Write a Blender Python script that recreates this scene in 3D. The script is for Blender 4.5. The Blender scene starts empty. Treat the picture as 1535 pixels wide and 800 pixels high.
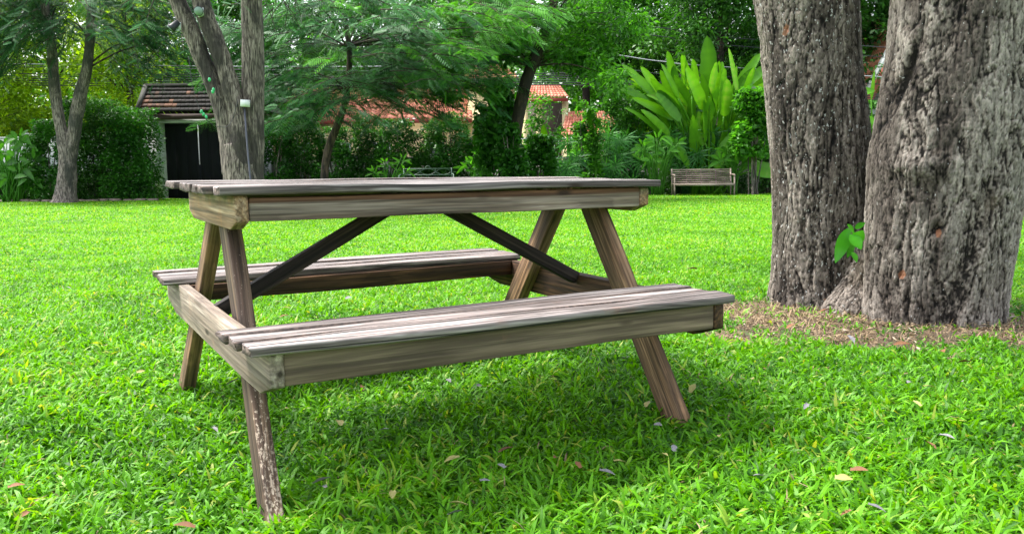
import bpy, math, random
import numpy as np
from mathutils import Vector, Matrix
random.seed(7)
RNG = np.random.default_rng(11)
sc = bpy.context.scene
COL = sc.collection
rad = math.radians

# ------------------------------------------------------------------ camera
F_PX, CAM_H, PITCH, ROLL = 1328.16, 0.8391, -0.12751, -0.00877
CP, SP, CR, SR = math.cos(PITCH), math.sin(PITCH), math.cos(ROLL), math.sin(ROLL)
R0 = Vector((1, 0, 0)); U0 = Vector((0, -SP, CP)); FW = Vector((0, CP, SP))
RR = CR * R0 + SR * U0; UU = -SR * R0 + CR * U0
cam_d = bpy.data.cameras.new('camera'); cam = bpy.data.objects.new('camera', cam_d); COL.objects.link(cam)
cam_d.sensor_width = 36; cam_d.lens = F_PX / 1535 * 36; cam_d.clip_start = .05; cam_d.clip_end = 500
m = Matrix((RR, UU, -FW)).transposed().to_4x4(); m.translation = Vector((0, 0, CAM_H)); cam.matrix_world = m
sc.camera = cam

def at(px, py, D):
    """point seen at photograph pixel px,py that stands D metres away (along y)"""
    a = (px - 767.5) / F_PX; b = (400 - py) / F_PX
    d = RR * a + UU * b + FW
    d = d * (D / d.y)
    return Vector((d.x, d.y, d.z + CAM_H))

TX, TY, YAW = -0.33263, 2.99337, 0.50859
def gz(x, y):
    x = np.asarray(x, float); y = np.asarray(y, float)
    t = np.clip(y - 3.2, 0, None)
    far = -0.0205 * (t * t / (t + 2.0)) 
    dx, dy = x - TX, y - TY
    c, s = math.cos(YAW), math.sin(YAW)
    lx, ly = c * dx + s * dy, -s * dx + c * dy
    near = (-.037 + 0.080 * lx + 0.032 * ly) * np.exp(-((dx * dx + dy * dy) / 2.0) ** 2)
    bump = 0.008 * np.sin(x * 1.7 + 1) * np.sin(y * 1.3) + 0.006 * np.sin(x * 4.1) * np.sin(y * 3.3 + 2)
    return far + near + bump
def gzf(x, y): return float(gz(x, y))
def onground(px, D, py=300):
    p = at(px, py, D); return Vector((p.x, D, gzf(p.x, D)))

# ------------------------------------------------------------------ numpy noise
_perm = np.random.default_rng(3).permutation(512).astype(np.int64); _perm = np.concatenate([_perm, _perm])
_val = np.random.default_rng(4).random(512) * 2 - 1
def _h(i, j, k):
    return _perm[(_perm[(_perm[i & 511] + j) & 511] + k) & 511]
def vnoise(p):
    i = np.floor(p).astype(np.int64); f = p - i; f = f * f * f * (f * (f * 6 - 15) + 10)
    o = 0
    for a in (0, 1):
        wa = f[:, 0] if a else 1 - f[:, 0]
        for b in (0, 1):
            wb = f[:, 1] if b else 1 - f[:, 1]
            for c in (0, 1):
                wc = f[:, 2] if c else 1 - f[:, 2]
                o = o + wa * wb * wc * _val[_h(i[:, 0] + a, i[:, 1] + b, i[:, 2] + c)]
    return o
def fbm(p, n=4, g=.5):
    o = 0; a = 1; s = 0
    for k in range(n):
        o = o + a * vnoise(p * (2.03 ** k) + 17.3 * k); s += a; a *= g
    return o / s
_jit = np.random.default_rng(5).random((512, 3))
def worley(p):
    i = np.floor(p).astype(np.int64); f1 = np.full(len(p), 9.); f2 = np.full(len(p), 9.); idc = np.zeros(len(p))
    for a in (-1, 0, 1):
        for b in (-1, 0, 1):
            for c in (-1, 0, 1):
                hh = _h(i[:, 0] + a, i[:, 1] + b, i[:, 2] + c)
                q = i + np.array([a, b, c]) + _jit[hh]
                d = np.sqrt(((q - p) ** 2).sum(1))
                n1 = d < f1
                f2 = np.where(n1, f1, np.minimum(f2, d)); idc = np.where(n1, _val[hh], idc); f1 = np.where(n1, d, f1)
    return f1, f2, idc

# ------------------------------------------------------------------ mesh helpers
def mesh_np(name, V, faces, mat, parent=None, smooth=False, attrs=None, uv=None):
    """faces: list of int arrays (n,k)"""
    V = np.asarray(V, np.float32); me = bpy.data.meshes.new(name)
    me.vertices.add(len(V)); me.vertices.foreach_set('co', V.ravel())
    loops = np.concatenate([f.ravel() for f in faces]).astype(np.int32)
    tot = np.concatenate([np.full(len(f), f.shape[1], np.int32) for f in faces])
    start = np.concatenate([[0], np.cumsum(tot)[:-1]]).astype(np.int32)
    me.loops.add(len(loops)); me.loops.foreach_set('vertex_index', loops)
    me.polygons.add(len(tot)); me.polygons.foreach_set('loop_start', start); me.polygons.foreach_set('loop_total', tot)
    if smooth: me.polygons.foreach_set('use_smooth', np.ones(len(tot), bool))
    me.update(calc_edges=True)
    for k, a in (attrs or {}).items():
        at_ = me.attributes.new(k, 'FLOAT', 'POINT'); at_.data.foreach_set('value', np.asarray(a, np.float32))
    if mat: me.materials.append(mat)
    o = bpy.data.objects.new(name, me); COL.objects.link(o)
    if parent: o.parent = parent
    return o

class MB:
    """collects shapes, then makes them one mesh"""
    def __init__(s): s.v = []; s.q = []; s.t = []; s.n = 0; s.c = []
    def add(s, V, quads=None, tris=None, c=0.):
        V = np.asarray(V, float); s.v.append(V)
        if quads is not None and len(quads): s.q.append(np.asarray(quads) + s.n)
        if tris is not None and len(tris): s.t.append(np.asarray(tris) + s.n)
        s.c.append(np.full(len(V), c) if np.isscalar(c) else np.asarray(c)); s.n += len(V)
    def box(s, x0, x1, y0, y1, z0, z1, c=0., M=None):
        V = np.array([[x, y, z] for x in (x0, x1) for y in (y0, y1) for z in (z0, z1)], float)
        if M is not None: V = np.array([M @ Vector(v) for v in V])
        s.add(V, [[0, 1, 3, 2], [4, 6, 7, 5], [0, 4, 5, 1], [2, 3, 7, 6], [0, 2, 6, 4], [1, 5, 7, 3]], c=c)
    def bar(s, a, b, w, h=None, up=(0, 0, 1), c=0.):
        a = Vector(a); b = Vector(b); h = h or w; d = (b - a).normalized(); u = Vector(up)
        if abs(d.dot(u)) > .98: u = Vector((0, 1, 0))
        r = d.cross(u).normalized(); u = r.cross(d)
        V = [p + r * (i * w / 2) + u * (j * h / 2) for p in (a, b) for i, j in ((-1, -1), (1, -1), (1, 1), (-1, 1))]
        s.add([tuple(v) for v in V], [[3, 2, 1, 0], [4, 5, 6, 7], [0, 1, 5, 4], [1, 2, 6, 5], [2, 3, 7, 6], [3, 0, 4, 7]], c=c)
    def tube(s, pts, rs, n=8, c=0., cap=True, nz=0., nf=3.):
        pts = [Vector(p) for p in pts]
        if np.isscalar(rs): rs = [rs] * len(pts)
        V = []; ref = None
        for i, p in enumerate(pts):
            d = (pts[min(i + 1, len(pts) - 1)] - pts[max(i - 1, 0)]).normalized()
            if ref is None:
                ref = d.cross(Vector((0.31, .95, .12))).normalized()
            ref = (ref - d * ref.dot(d)).normalized(); b = d.cross(ref)
            for k in range(n):
                t = 2 * math.pi * k / n
                V.append(tuple(p + (ref * math.cos(t) + b * math.sin(t)) * rs[i]))
        V = np.array(V)
        if nz:
            C = np.repeat(np.array([tuple(p) for p in pts]), n, 0); RS = np.repeat(np.array(rs), n)
            V = C + (V - C) * (1 + nz * fbm(V * nf, 3)[:, None])
        Q = [[i * n + k, i * n + (k + 1) % n, (i + 1) * n + (k + 1) % n, (i + 1) * n + k] for i in range(len(pts) - 1) for k in range(n)]
        T = []
        if cap:
            V = np.vstack([V, [tuple(pts[0])], [tuple(pts[-1])]]); a = len(V) - 2; e = (len(pts) - 1) * n
            T = [[a, (k + 1) % n, k] for k in range(n)] + [[a + 1, e + k, e + (k + 1) % n] for k in range(n)]
        s.add(V, Q, T, c=c)
    def build(s, name, mat, parent=None, smooth=False):
        f = []
        if s.q: f.append(np.vstack(s.q))
        if s.t: f.append(np.vstack(s.t))
        return mesh_np(name, np.vstack(s.v), f, mat, parent, smooth, {'v': np.concatenate(s.c)})

def spline(pts, n):
    """smooth resample of a list of (x,y,z,r)"""
    P = np.array(pts, float); k = len(P); t = np.linspace(0, k - 1, n); o = []
    for u in t:
        i = min(int(u), k - 2); f = u - i
        p0, p1, p2, p3 = P[max(i - 1, 0)], P[i], P[i + 1], P[min(i + 2, k - 1)]
        o.append(.5 * ((2 * p1) + (-p0 + p2) * f + (2 * p0 - 5 * p1 + 4 * p2 - p3) * f * f + (-p0 + 3 * p1 - 3 * p2 + p3) * f ** 3))
    return np.array(o)

def empty(name, loc, label, cat, group=None, rz=0):
    o = bpy.data.objects.new(name, None); COL.objects.link(o); o.location = loc; o.rotation_euler = (0, 0, rz)
    o.empty_display_size = .1
    return tag(o, label, cat, group)
def tag(o, label=None, cat=None, group=None, kind=None):
    if label: o['label'] = label
    if cat: o['category'] = cat
    if group: o['group'] = group
    if kind: o['kind'] = kind
    return o

# ------------------------------------------------------------------ materials
def new_mat(name):
    m = bpy.data.materials.new(name); m.use_nodes = True; nt = m.node_tree
    return m, nt, nt.nodes['Principled BSDF'], nt.nodes['Material Output']
def N(nt, t, **kw):
    n = nt.nodes.new(t)
    for k, v in kw.items():
        if k.startswith('i_'):
            n.inputs[k[2:].replace('_', ' ')].default_value = v
        else: setattr(n, k, v)
    return n
def L(nt, a, b): nt.links.new(a, b)
def ramp(nt, src, stops, interp='LINEAR'):
    r = N(nt, 'ShaderNodeValToRGB'); r.color_ramp.interpolation = interp
    e = r.color_ramp.elements
    while len(e) < len(stops): e.new(.5)
    for q, (p, c) in zip(e, stops):
        q.position = p; q.color = (*(c if hasattr(c, '__len__') else (c, c, c)), 1)
    L(nt, src, r.inputs[0]); return r.outputs[0]
def mixc(nt, fac, a, b, mode='MIX'):
    n = N(nt, 'ShaderNodeMix', data_type='RGBA', blend_type=mode)
    for k, v in ((0, fac), (6, a), (7, b)):
        s = n.inputs[k]
        if isinstance(v, bpy.types.NodeSocket): L(nt, v, s)
        elif hasattr(v, '__len__'): s.default_value = (*v, 1)
        else: s.default_value = v if k == 0 else (v, v, v, 1)
    return n.outputs[2]
def noise(nt, vec, scale, detail=4, rough=.5, dist=0):
    n = N(nt, 'ShaderNodeTexNoise', i_Scale=scale, i_Detail=detail, i_Roughness=rough, i_Distortion=dist)
    if vec: L(nt, vec, n.inputs['Vector'])
    return n.outputs[0]
GRAIN = [None]      # name of the attribute that holds the board's own undeformed coordinates
def mapping(nt, scale, seed=True, coord='Object', rot=(0, 0, 0)):
    mp = N(nt, 'ShaderNodeMapping')
    if GRAIN[0]: L(nt, N(nt, 'ShaderNodeAttribute', attribute_name=GRAIN[0]).outputs['Vector'], mp.inputs[0])
    else: L(nt, N(nt, 'ShaderNodeTexCoord').outputs[coord], mp.inputs[0])
    mp.inputs['Scale'].default_value = scale; mp.inputs['Rotation'].default_value = rot
    if seed:
        oi = N(nt, 'ShaderNodeObjectInfo'); mu = N(nt, 'ShaderNodeMath', operation='MULTIPLY'); L(nt, oi.outputs['Random'], mu.inputs[0]); mu.inputs[1].default_value = 37
        L(nt, mu.outputs[0], mp.inputs['Location'])
    return mp.outputs[0]
def bump(nt, bs, h, strength=.5, dist=.01):
    b = N(nt, 'ShaderNodeBump'); b.inputs['Strength'].default_value = strength; b.inputs['Distance'].default_value = dist
    L(nt, h, b.inputs['Height']); L(nt, b.outputs[0], bs.inputs['Normal']); return b.outputs[0]

def flat_mat(name, col, rough=.6, metal=0, var=.15, scale=8, bmp=.1):
    m, nt, bs, out = new_mat(name)
    v = mapping(nt, (1, 1, 1)); n1 = noise(nt, v, scale, 5, .6)
    c = ramp(nt, n1, [(.25, tuple(x * (1 - var) for x in col)), (.75, tuple(min(1, x * (1 + var)) for x in col))])
    L(nt, c, bs.inputs['Base Color']); bs.inputs['Roughness'].default_value = rough; bs.inputs['Metallic'].default_value = metal
    if bmp: bump(nt, bs, n1, bmp, .01)
    return m

def leaf_mat(name, dark, light, rough=.42, trans=.35, tcol=None, hueacc=None):
    """v attribute (random per leaf) goes from dark to light green"""
    m, nt, bs, out = new_mat(name)
    a = N(nt, 'ShaderNodeAttribute', attribute_name='v')
    stops = [(0, dark), (.8, light)]
    if hueacc: stops.append((1, hueacc))
    c = ramp(nt, a.outputs['Fac'], stops)
    L(nt, c, bs.inputs['Base Color']); bs.inputs['Roughness'].default_value = rough
    bs.inputs['Specular IOR Level'].default_value = .28
    tr = N(nt, 'ShaderNodeBsdfTranslucent')
    tc = mixc(nt, 1., c, tcol or (1.5, 1.7, .5), 'MULTIPLY'); L(nt, tc, tr.inputs[0])
    mx = N(nt, 'ShaderNodeMixShader'); mx.inputs[0].default_value = trans
    L(nt, bs.outputs[0], mx.inputs[1]); L(nt, tr.outputs[0], mx.inputs[2]); L(nt, mx.outputs[0], out.inputs['Surface'])
    return m

def wood_mat(name, light, dark, stain=(.03, .02, .015), stain_amt=.5, crack=.6, accent=None, acc_lo=.55, paint=None, paint_lim=None, rough=.75, green=0, topstrip=None, lines=1.):
    m, nt, bs, out = new_mat(name)
    g = mapping(nt, (2.0, 62, 62)); fine = noise(nt, g, 1.0, 4, .6, .0)
    g2 = mapping(nt, (2.2, 9, 9)); med = noise(nt, mapping(nt, (1.2, 24, 24)), 1.0, 3, .5, .0)
    g3 = mapping(nt, (.9, 70, 70)); cr = noise(nt, g3, 1, 2, .5, .0)
    g4 = mapping(nt, (3.5, 4, 4)); blot = noise(nt, g4, 1.5, 5, .62)
    c = ramp(nt, fine, [(.34, tuple(x * .7 for x in dark)), (.47, dark), (.58, light), (.72, tuple(min(1, x * 1.12) for x in light))])
    c = mixc(nt, ramp(nt, med, [(.42, .0), (.62, .75)]), c, dark)
    lg = noise(nt, mapping(nt, (.7, 9, 9)), 1.0, 3, .5, .0)
    c = mixc(nt, 1., c, ramp(nt, lg, [(.35, .62), (.65, 1.2)]), 'MULTIPLY')
    if accent: c = mixc(nt, ramp(nt, blot, [(acc_lo, 0.), (acc_lo + .1, .8)]), c, accent)
    st = noise(nt, mapping(nt, (1.8, 30, 30), rot=(0, 0, 0)), .9, 4, .65, .0)
    c = mixc(nt, ramp(nt, st, [(.50, 0.), (.575, stain_amt)]), c, stain)
    ck = ramp(nt, cr, [(.395, 1.), (.435, 0.)])
    mulc = N(nt, 'ShaderNodeMath', operation='MULTIPLY'); L(nt, ck, mulc.inputs[0]); mulc.inputs[1].default_value = crack
    c = mixc(nt, mulc.outputs[0], c, (.012, .010, .009))
    tc = N(nt, 'ShaderNodeTexCoord'); sx = N(nt, 'ShaderNodeSeparateXYZ'); L(nt, tc.outputs['Object'], sx.inputs[0])
    if topstrip and topstrip[0] == 0:
        topstrip = (.030, topstrip[1])
    if topstrip:      # darker brown band along the upper edge of the board
        zz = N(nt, 'ShaderNodeMath', operation='ADD'); L(nt, sx.outputs[2], zz.inputs[0])
        wv = N(nt, 'ShaderNodeMath', operation='MULTIPLY'); L(nt, med, wv.inputs[0]); wv.inputs[1].default_value = .03; L(nt, wv.outputs[0], zz.inputs[1])
        mr = N(nt, 'ShaderNodeMapRange'); L(nt, zz.outputs[0], mr.inputs[0]); mr.inputs[1].default_value = topstrip[0]; mr.inputs[2].default_value = topstrip[0] + .003
        c = mixc(nt, mr.outputs[0], c, topstrip[1])
    if green:
        gn = ramp(nt, noise(nt, mapping(nt, (5, 5, 5)), 2, 5, .6), [(.4, 0.), (.6, 1.)])
        mr = N(nt, 'ShaderNodeMapRange'); L(nt, sx.outputs[2], mr.inputs[0]); mr.inputs[1].default_value = .0; mr.inputs[2].default_value = .05; mr.inputs[4].default_value = green
        mm = N(nt, 'ShaderNodeMath', operation='MULTIPLY'); L(nt, gn, mm.inputs[0]); L(nt, mr.outputs[0], mm.inputs[1])
        c = mixc(nt, mm.outputs[0], c, (.09, .11, .03))
    if paint:
        p1 = noise(nt, mapping(nt, (20, 34, 34)), 3.2, 5, .75, .3)
        th = N(nt, 'ShaderNodeMapRange'); L(nt, sx.outputs[0], th.inputs[0])
        th.inputs[1].default_value = paint_lim[0]; th.inputs[2].default_value = paint_lim[1]; th.inputs[3].default_value = -.11; th.inputs[4].default_value = .03
        ad = N(nt, 'ShaderNodeMath', operation='ADD'); L(nt, p1, ad.inputs[0]); L(nt, th.outputs[0], ad.inputs[1])
        fz = N(nt, 'ShaderNodeMath', operation='LESS_THAN'); L(nt, sx.outputs[2], fz.inputs[0]); fz.inputs[1].default_value = -.036
        fm = N(nt, 'ShaderNodeMath', operation='MULTIPLY'); L(nt, ramp(nt, ad.outputs[0], [(.53, 0.), (.545, .9)]), fm.inputs[0]); L(nt, fz.outputs[0], fm.inputs[1])
        c = mixc(nt, fm.outputs[0], c, paint)
    ea = N(nt, 'ShaderNodeAttribute', attribute_name='end')
    c = mixc(nt, ramp(nt, ea.outputs['Fac'], [(.2, 0.), (.9, .85)]), c, ramp(nt, noise(nt, mapping(nt, (40, 40, 40)), 2, 3), [(.35, (.03, .022, .02)), (.7, (.16, .11, .09))]))
    vo = N(nt, 'ShaderNodeTexVoronoi', i_Scale=1.0); L(nt, mapping(nt, (3.2, 11, 11)), vo.inputs['Vector'])
    c = mixc(nt, ramp(nt, vo.outputs['Distance'], [(.05, .9), (.13, 0.)]), c, (.03, .018, .012))
    gl = noise(nt, mapping(nt, (.55, 8, 8)), 1.0, 2, .45, .15)
    gm = N(nt, 'ShaderNodeMath', operation='MULTIPLY'); L(nt, gl, gm.inputs[0]); gm.inputs[1].default_value = 90
    gs = N(nt, 'ShaderNodeMath', operation='SINE'); L(nt, gm.outputs[0], gs.inputs[0])
    c = mixc(nt, 1., c, ramp(nt, gs.outputs[0], [(.0, 1 - .28 * lines), (.25, 1.), (.9, 1 + .1 * lines)]), 'MULTIPLY')
    f2 = noise(nt, mapping(nt, (4, 150, 150)), 1.0, 2, .5)
    c = mixc(nt, 1., c, ramp(nt, f2, [(.36, 1 - .35 * lines), (.5, 1.), (.64, 1 + .25 * lines)]), 'MULTIPLY')
    c = mixc(nt, 1., c, (.97, .955, .935), 'MULTIPLY')
    L(nt, c, bs.inputs['Base Color'])
    bs.inputs['Roughness'].default_value = rough; bs.inputs['Specular IOR Level'].default_value = .3
    hh = N(nt, 'ShaderNodeMath', operation='SUBTRACT'); L(nt, fine, hh.inputs[0]); L(nt, mulc.outputs[0], hh.inputs[1])
    bump(nt, bs, hh.outputs[0], .55, .004)
    return m

# ------------------------------------------------------------------ world and light
w = bpy.data.worlds.new('World'); sc.world = w; w.use_nodes = True; nt = w.node_tree
bg = nt.nodes['Background']
sky = nt.nodes.new('ShaderNodeTexSky'); sky.sky_type = 'NISHITA'; sky.sun_disc = False
SUN_EL, SUN_AZ = rad(58), rad(-68)      # azimuth from +y towards +x
sky.sun_elevation = SUN_EL; sky.sun_rotation = SUN_AZ; sky.air_density = 1.2; sky.dust_density = 3.0; sky.ozone_density = 1
hs = nt.nodes.new('ShaderNodeHueSaturation'); hs.inputs['Saturation'].default_value = .42
nt.links.new(sky.outputs[0], hs.inputs['Color']); nt.links.new(hs.outputs[0], bg.inputs[0]); bg.inputs[1].default_value = .15
sd = bpy.data.lights.new('sun', 'SUN'); sd.energy = 2.0; sd.angle = rad(18); sd.color = (1, .96, .88)
so = bpy.data.objects.new('sun', sd); COL.objects.link(so)
dirv = Vector((math.sin(SUN_AZ) * math.cos(SUN_EL), math.cos(SUN_AZ) * math.cos(SUN_EL), math.sin(SUN_EL)))
so.rotation_euler = dirv.to_track_quat('Z', 'Y').to_euler(); so.location = dirv * 30
sc.view_settings.view_transform = 'Standard'; sc.view_settings.look = 'None'; sc.view_settings.gamma = 1
sc.view_settings.use_curve_mapping = False; sc.view_settings.exposure = 1.93
sc.render.engine = 'CYCLES'
cy = sc.cycles; cy.max_bounces = 7; cy.diffuse_bounces = 4; cy.glossy_bounces = 2; cy.transmission_bounces = 4; cy.transparent_max_bounces = 4
cy.use_denoising = True; cy.caustics_reflective = False; cy.caustics_refractive = False

# ------------------------------------------------------------------ ground
def litter(x, y):
    """1 on the bare, leaf-strewn patch at the foot of the big tree"""
    p = np.stack([x * 3.1, y * 3.1, x * 0], 1)
    e = ((x - 1.86) / 1.02) ** 2 + ((y - 4.32) / .84) ** 2
    n = fbm(p, 3) * .9 + fbm(p * 4.5 + 7, 2) * .55
    return np.clip(1.0 - (e + n - .55) / .7, 0, 1)
def axis(pts):
    o = []
    for a, b, st in pts: o += list(np.arange(a, b, st))
    return np.array(o + [pts[-1][1]])
gx = axis([(-220, -40, 20), (-40, -6, 1), (-6, 6, .08), (6, 40, 1), (40, 220, 20)])
gy = axis([(-60, -2, 4), (-2, 0.8, .4), (.8, 7, .06), (7, 30, .3), (30, 60, 2), (60, 300, 20)])
GX, GY = np.meshgrid(gx, gy); X = GX.ravel(); Y = GY.ravel(); Z = gz(X, Y)
near = (np.abs(X) < 6.5) & (Y < 8) & (Y > 0)
Z = Z + np.where(near, .006 * fbm(np.stack([X * 7, Y * 7, X * 0], 1), 3), 0)
nx, ny = len(gx), len(gy); idx = np.arange(nx * ny).reshape(ny, nx)
Q = np.stack([idx[:-1, :-1].ravel(), idx[:-1, 1:].ravel(), idx[1:, 1:].ravel(), idx[1:, :-1].ravel()], 1)
LAWN_END = 26.7
m, nt, bs, out = new_mat('ground_soil_and_turf')
tc = N(nt, 'ShaderNodeTexCoord'); sx = N(nt, 'ShaderNodeSeparateXYZ'); L(nt, tc.outputs['Object'], sx.inputs[0])
n1 = noise(nt, tc.outputs['Object'], 60, 5, .7); n2 = noise(nt, tc.outputs['Object'], .8, 4, .6); n3 = noise(nt, tc.outputs['Object'], 9, 4, .6)
turf = ramp(nt, n1, [(.3, (.020, .055, .006)), (.55, (.06, .17, .010)), (.75, (.12, .26, .014))])
soil = ramp(nt, n1, [(.3, (.030, .020, .012)), (.5, (.085, .060, .038)), (.7, (.17, .13, .085))])
dark = ramp(nt, n1, [(.3, (.018, .014, .010)), (.6, (.05, .036, .022)), (.75, (.10, .08, .05))])
lit = N(nt, 'ShaderNodeAttribute', attribute_name='lit')
c = mixc(nt, ramp(nt, lit.outputs['Fac'], [(.35, 0.), (.7, 1.)]), turf, soil)
ed = N(nt, 'ShaderNodeMapRange'); ad = N(nt, 'ShaderNodeMath', operation='MULTIPLY_ADD'); L(nt, n3, ad.inputs[0]); ad.inputs[1].default_value = .5; L(nt, sx.outputs[1], ad.inputs[2])
L(nt, ad.outputs[0], ed.inputs[0]); ed.inputs[1].default_value = LAWN_END + .2; ed.inputs[2].default_value = LAWN_END + .35
c = mixc(nt, ed.outputs[0], c, dark)
L(nt, c, bs.inputs['Base Color']); bs.inputs['Roughness'].default_value = .9; bump(nt, bs, n1, .6, .02)
ground = mesh_np('ground', np.stack([X, Y, Z], 1), [Q], m, None, True, {'lit': litter(X, Y)}); tag(ground, kind='structure')

# ------------------------------------------------------------------ grass
GR_D = (.024, .112, .003); GR_L = (.155, .44, .007)
m_grass = leaf_mat('grass_blades', GR_D, GR_L, .48, .42, (1.4, 1.25, .3), (.32, .40, .06))
m_dry = leaf_mat('dry_blades', (.13, .08, .045), (.42, .31, .19), .7, .2, (1, 1, 1))

def blades(n_per_m2, y0, y1, lmin, lmax, wd, flat, keep, rng, margin=1.42, xlim=None):
    ta = 767.5 / F_PX * margin
    A = ta * (y1 ** 2 - y0 ** 2) + 1.8 * (y1 - y0); n = int(A * n_per_m2)
    y = np.sqrt(rng.random(n) * (y1 ** 2 - y0 ** 2) + y0 ** 2); x = (rng.random(n) * 2 - 1) * (y * ta + .9)
    # tufts
    k = rng.random(n) < keep(x, y); x = x[k]; y = y[k]; n = len(x)
    return x, y, n
def blade_mesh(x, y, lmin, lmax, wd, rng, flat=.5, tone=0., zoff=0.):
    n = len(x); z = gz(x, y) - .004 + zoff
    az = rng.random(n) * 2 * np.pi
    cl = fbm(np.stack([x * 2.2, y * 2.2, x * 0], 1), 3); cl2 = fbm(np.stack([x * 14, y * 14, x * 0 + 5], 1), 2)
    Ln = (lmin + (lmax - lmin) * rng.random(n) ** 1.3) * (1 + .35 * cl + .3 * cl2)
    W = wd * (.6 + .8 * rng.random(n))
    el0 = rad(80) - rad(50) * rng.random(n) ** .8 * flat * 1.4; bend = rad(20) + rad(70) * rng.random(n)
    d = np.stack([np.cos(az), np.sin(az)], 1); s = np.stack([-np.sin(az), np.cos(az)], 1)
    tw = (rng.random(n) - .5) * .9
    P = [np.stack([x, y, z], 1)]; e = el0.copy()
    for seg in range(3):
        st = Ln / 3; p = P[-1]
        P.append(np.stack([p[:, 0] + d[:, 0] * np.cos(e) * st, p[:, 1] + d[:, 1] * np.cos(e) * st, np.maximum(p[:, 2] + np.sin(e) * st, z + .003)], 1)); e = e - bend / 2.2
    def side(w, k):
        sv = np.stack([s[:, 0] * np.cos(tw * k), s[:, 1] * np.cos(tw * k), np.sin(tw * k)], 1); return sv * (w / 2)[:, None]
    V = np.stack([P[0] - side(W * .7, 0), P[0] + side(W * .7, 0), P[1] - side(W, 1), P[1] + side(W, 1), P[2] - side(W * .8, 2), P[2] + side(W * .8, 2), P[3]], 1).reshape(-1, 3)
    b = np.arange(n)[:, None] * 7
    Q = np.concatenate([b + np.array([0, 1, 3, 2]), b + np.array([2, 3, 5, 4])]); T = b + np.array([4, 5, 6])
    tn = np.clip(.42 + tone + .22 * rng.standard_normal(n) + .28 * cl + .15 * cl2, 0, .93)
    yel = rng.random(n) < .028; tn[yel] = 1
    return V, Q, T, np.repeat(tn, 7)
def join_blades(name, parts, mat):
    Vs, Qs, Ts, As, o = [], [], [], [], 0
    for V, Q, T, A in parts:
        Vs.append(V); Qs.append(Q + o); Ts.append(T + o); As.append(A); o += len(V)
    return mesh_np(name, np.vstack(Vs), [np.vstack(Qs), np.vstack(Ts)], mat, None, False, {'v': np.concatenate(As)})
rg = np.random.default_rng(21)
kp = lambda x, y: np.clip(1.02 - litter(x, y) * 1.5, .05, 1)
parts = []
for dens, y0, y1, l0, l1, wd, fl in ((7600, 1.2, 3.0, .036, .078, .0088, .62), (6200, 3.0, 5.0, .032, .068, .0090, .6), (4600, 5.0, 8.0, .032, .060, .009, .55),
                                 (1900, 8.0, 14.0, .03, .052, .013, .5), (620, 14.0, LAWN_END, .03, .05, .022, .5)):
    x, y, n = blades(dens, y0, y1, l0, l1, wd, fl, kp, rg)
    parts.append(blade_mesh(x, y, l0, l1, wd, rg, fl, tone={1.2: -.02, 3.0: .0, 5.0: .06, 8.0: .12, 14.0: .16}[y0]))
tag(join_blades('grass', parts, m_grass), 'lush bright green broad-bladed lawn grass', 'grass', kind='stuff')
parts = []
kd = lambda x, y: np.clip(litter(x, y) * 1.3 - .1, 0.0, 1)
x, y, n = blades(3600, 3.2, 6.0, .02, .05, .005, 1, kd, rg)
parts.append(blade_mesh(x, y, .02, .06, .0045, rg, 1.1, zoff=.004))
x, y, n = blades(420, 1.3, 6.0, .02, .05, .005, 1, lambda x, y: .5 + 0 * x, rg)
parts.append(blade_mesh(x, y, .03, .06, .005, rg, .9, tone=-.1))
tag(join_blades('dry_grass', parts, m_dry), 'dry straw coloured grass and litter around the tree foot', 'dry grass', kind='stuff')

# ------------------------------------------------------------------ picnic table
GRAIN[0] = 'board_co'
W_TOP = wood_mat('wood_weathered_top', (.56, .515, .515), (.30, .265, .26), (.06, .045, .042), .8, .85)
W_SEAT = wood_mat('wood_weathered_seat', (.41, .365, .36), (.215, .18, .175), (.045, .032, .03), .65, .9, accent=(.24, .15, .12), acc_lo=.60, lines=.75)
W_APR = wood_mat('wood_grey_apron', (.40, .335, .275), (.25, .195, .15), (.06, .04, .03), .5, .35, accent=(.27, .15, .09), acc_lo=.68, topstrip=(.0, (.15, .075, .042)))
W_SAPR = wood_mat('wood_brown_apron', (.30, .22, .16), (.19, .135, .10), (.09, .06, .042), .35, .12, accent=(.24, .13, .08), acc_lo=.66, lines=.45)
W_BEAM = wood_mat('wood_tan_beam', (.50, .38, .27), (.34, .22, .13), (.11, .06, .03), .35, .12, accent=(.42, .22, .10), acc_lo=.5, green=1.)
W_LBEAM = wood_mat('wood_pale_lower_beam', (.42, .36, .30), (.25, .20, .16), (.13, .09, .065), .45, .12, accent=(.30, .21, .15), acc_lo=.6, lines=.6)
W_LEG = wood_mat('wood_brown_leg', (.29, .185, .105), (.16, .095, .05), (.05, .03, .02), .6, .3, accent=(.29, .165, .085), acc_lo=.54)
W_LEGP = wood_mat('wood_peeling_leg', (.24, .165, .11), (.13, .085, .055), (.05, .03, .025), .6, .3, accent=(.24, .15, .10), acc_lo=.58, paint=(.42, .345, .275), paint_lim=(.52, 1.0))
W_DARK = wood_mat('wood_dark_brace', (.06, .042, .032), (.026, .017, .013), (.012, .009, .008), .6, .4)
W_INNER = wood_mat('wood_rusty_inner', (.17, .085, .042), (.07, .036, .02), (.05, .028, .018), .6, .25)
GRAIN[0] = None

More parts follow.
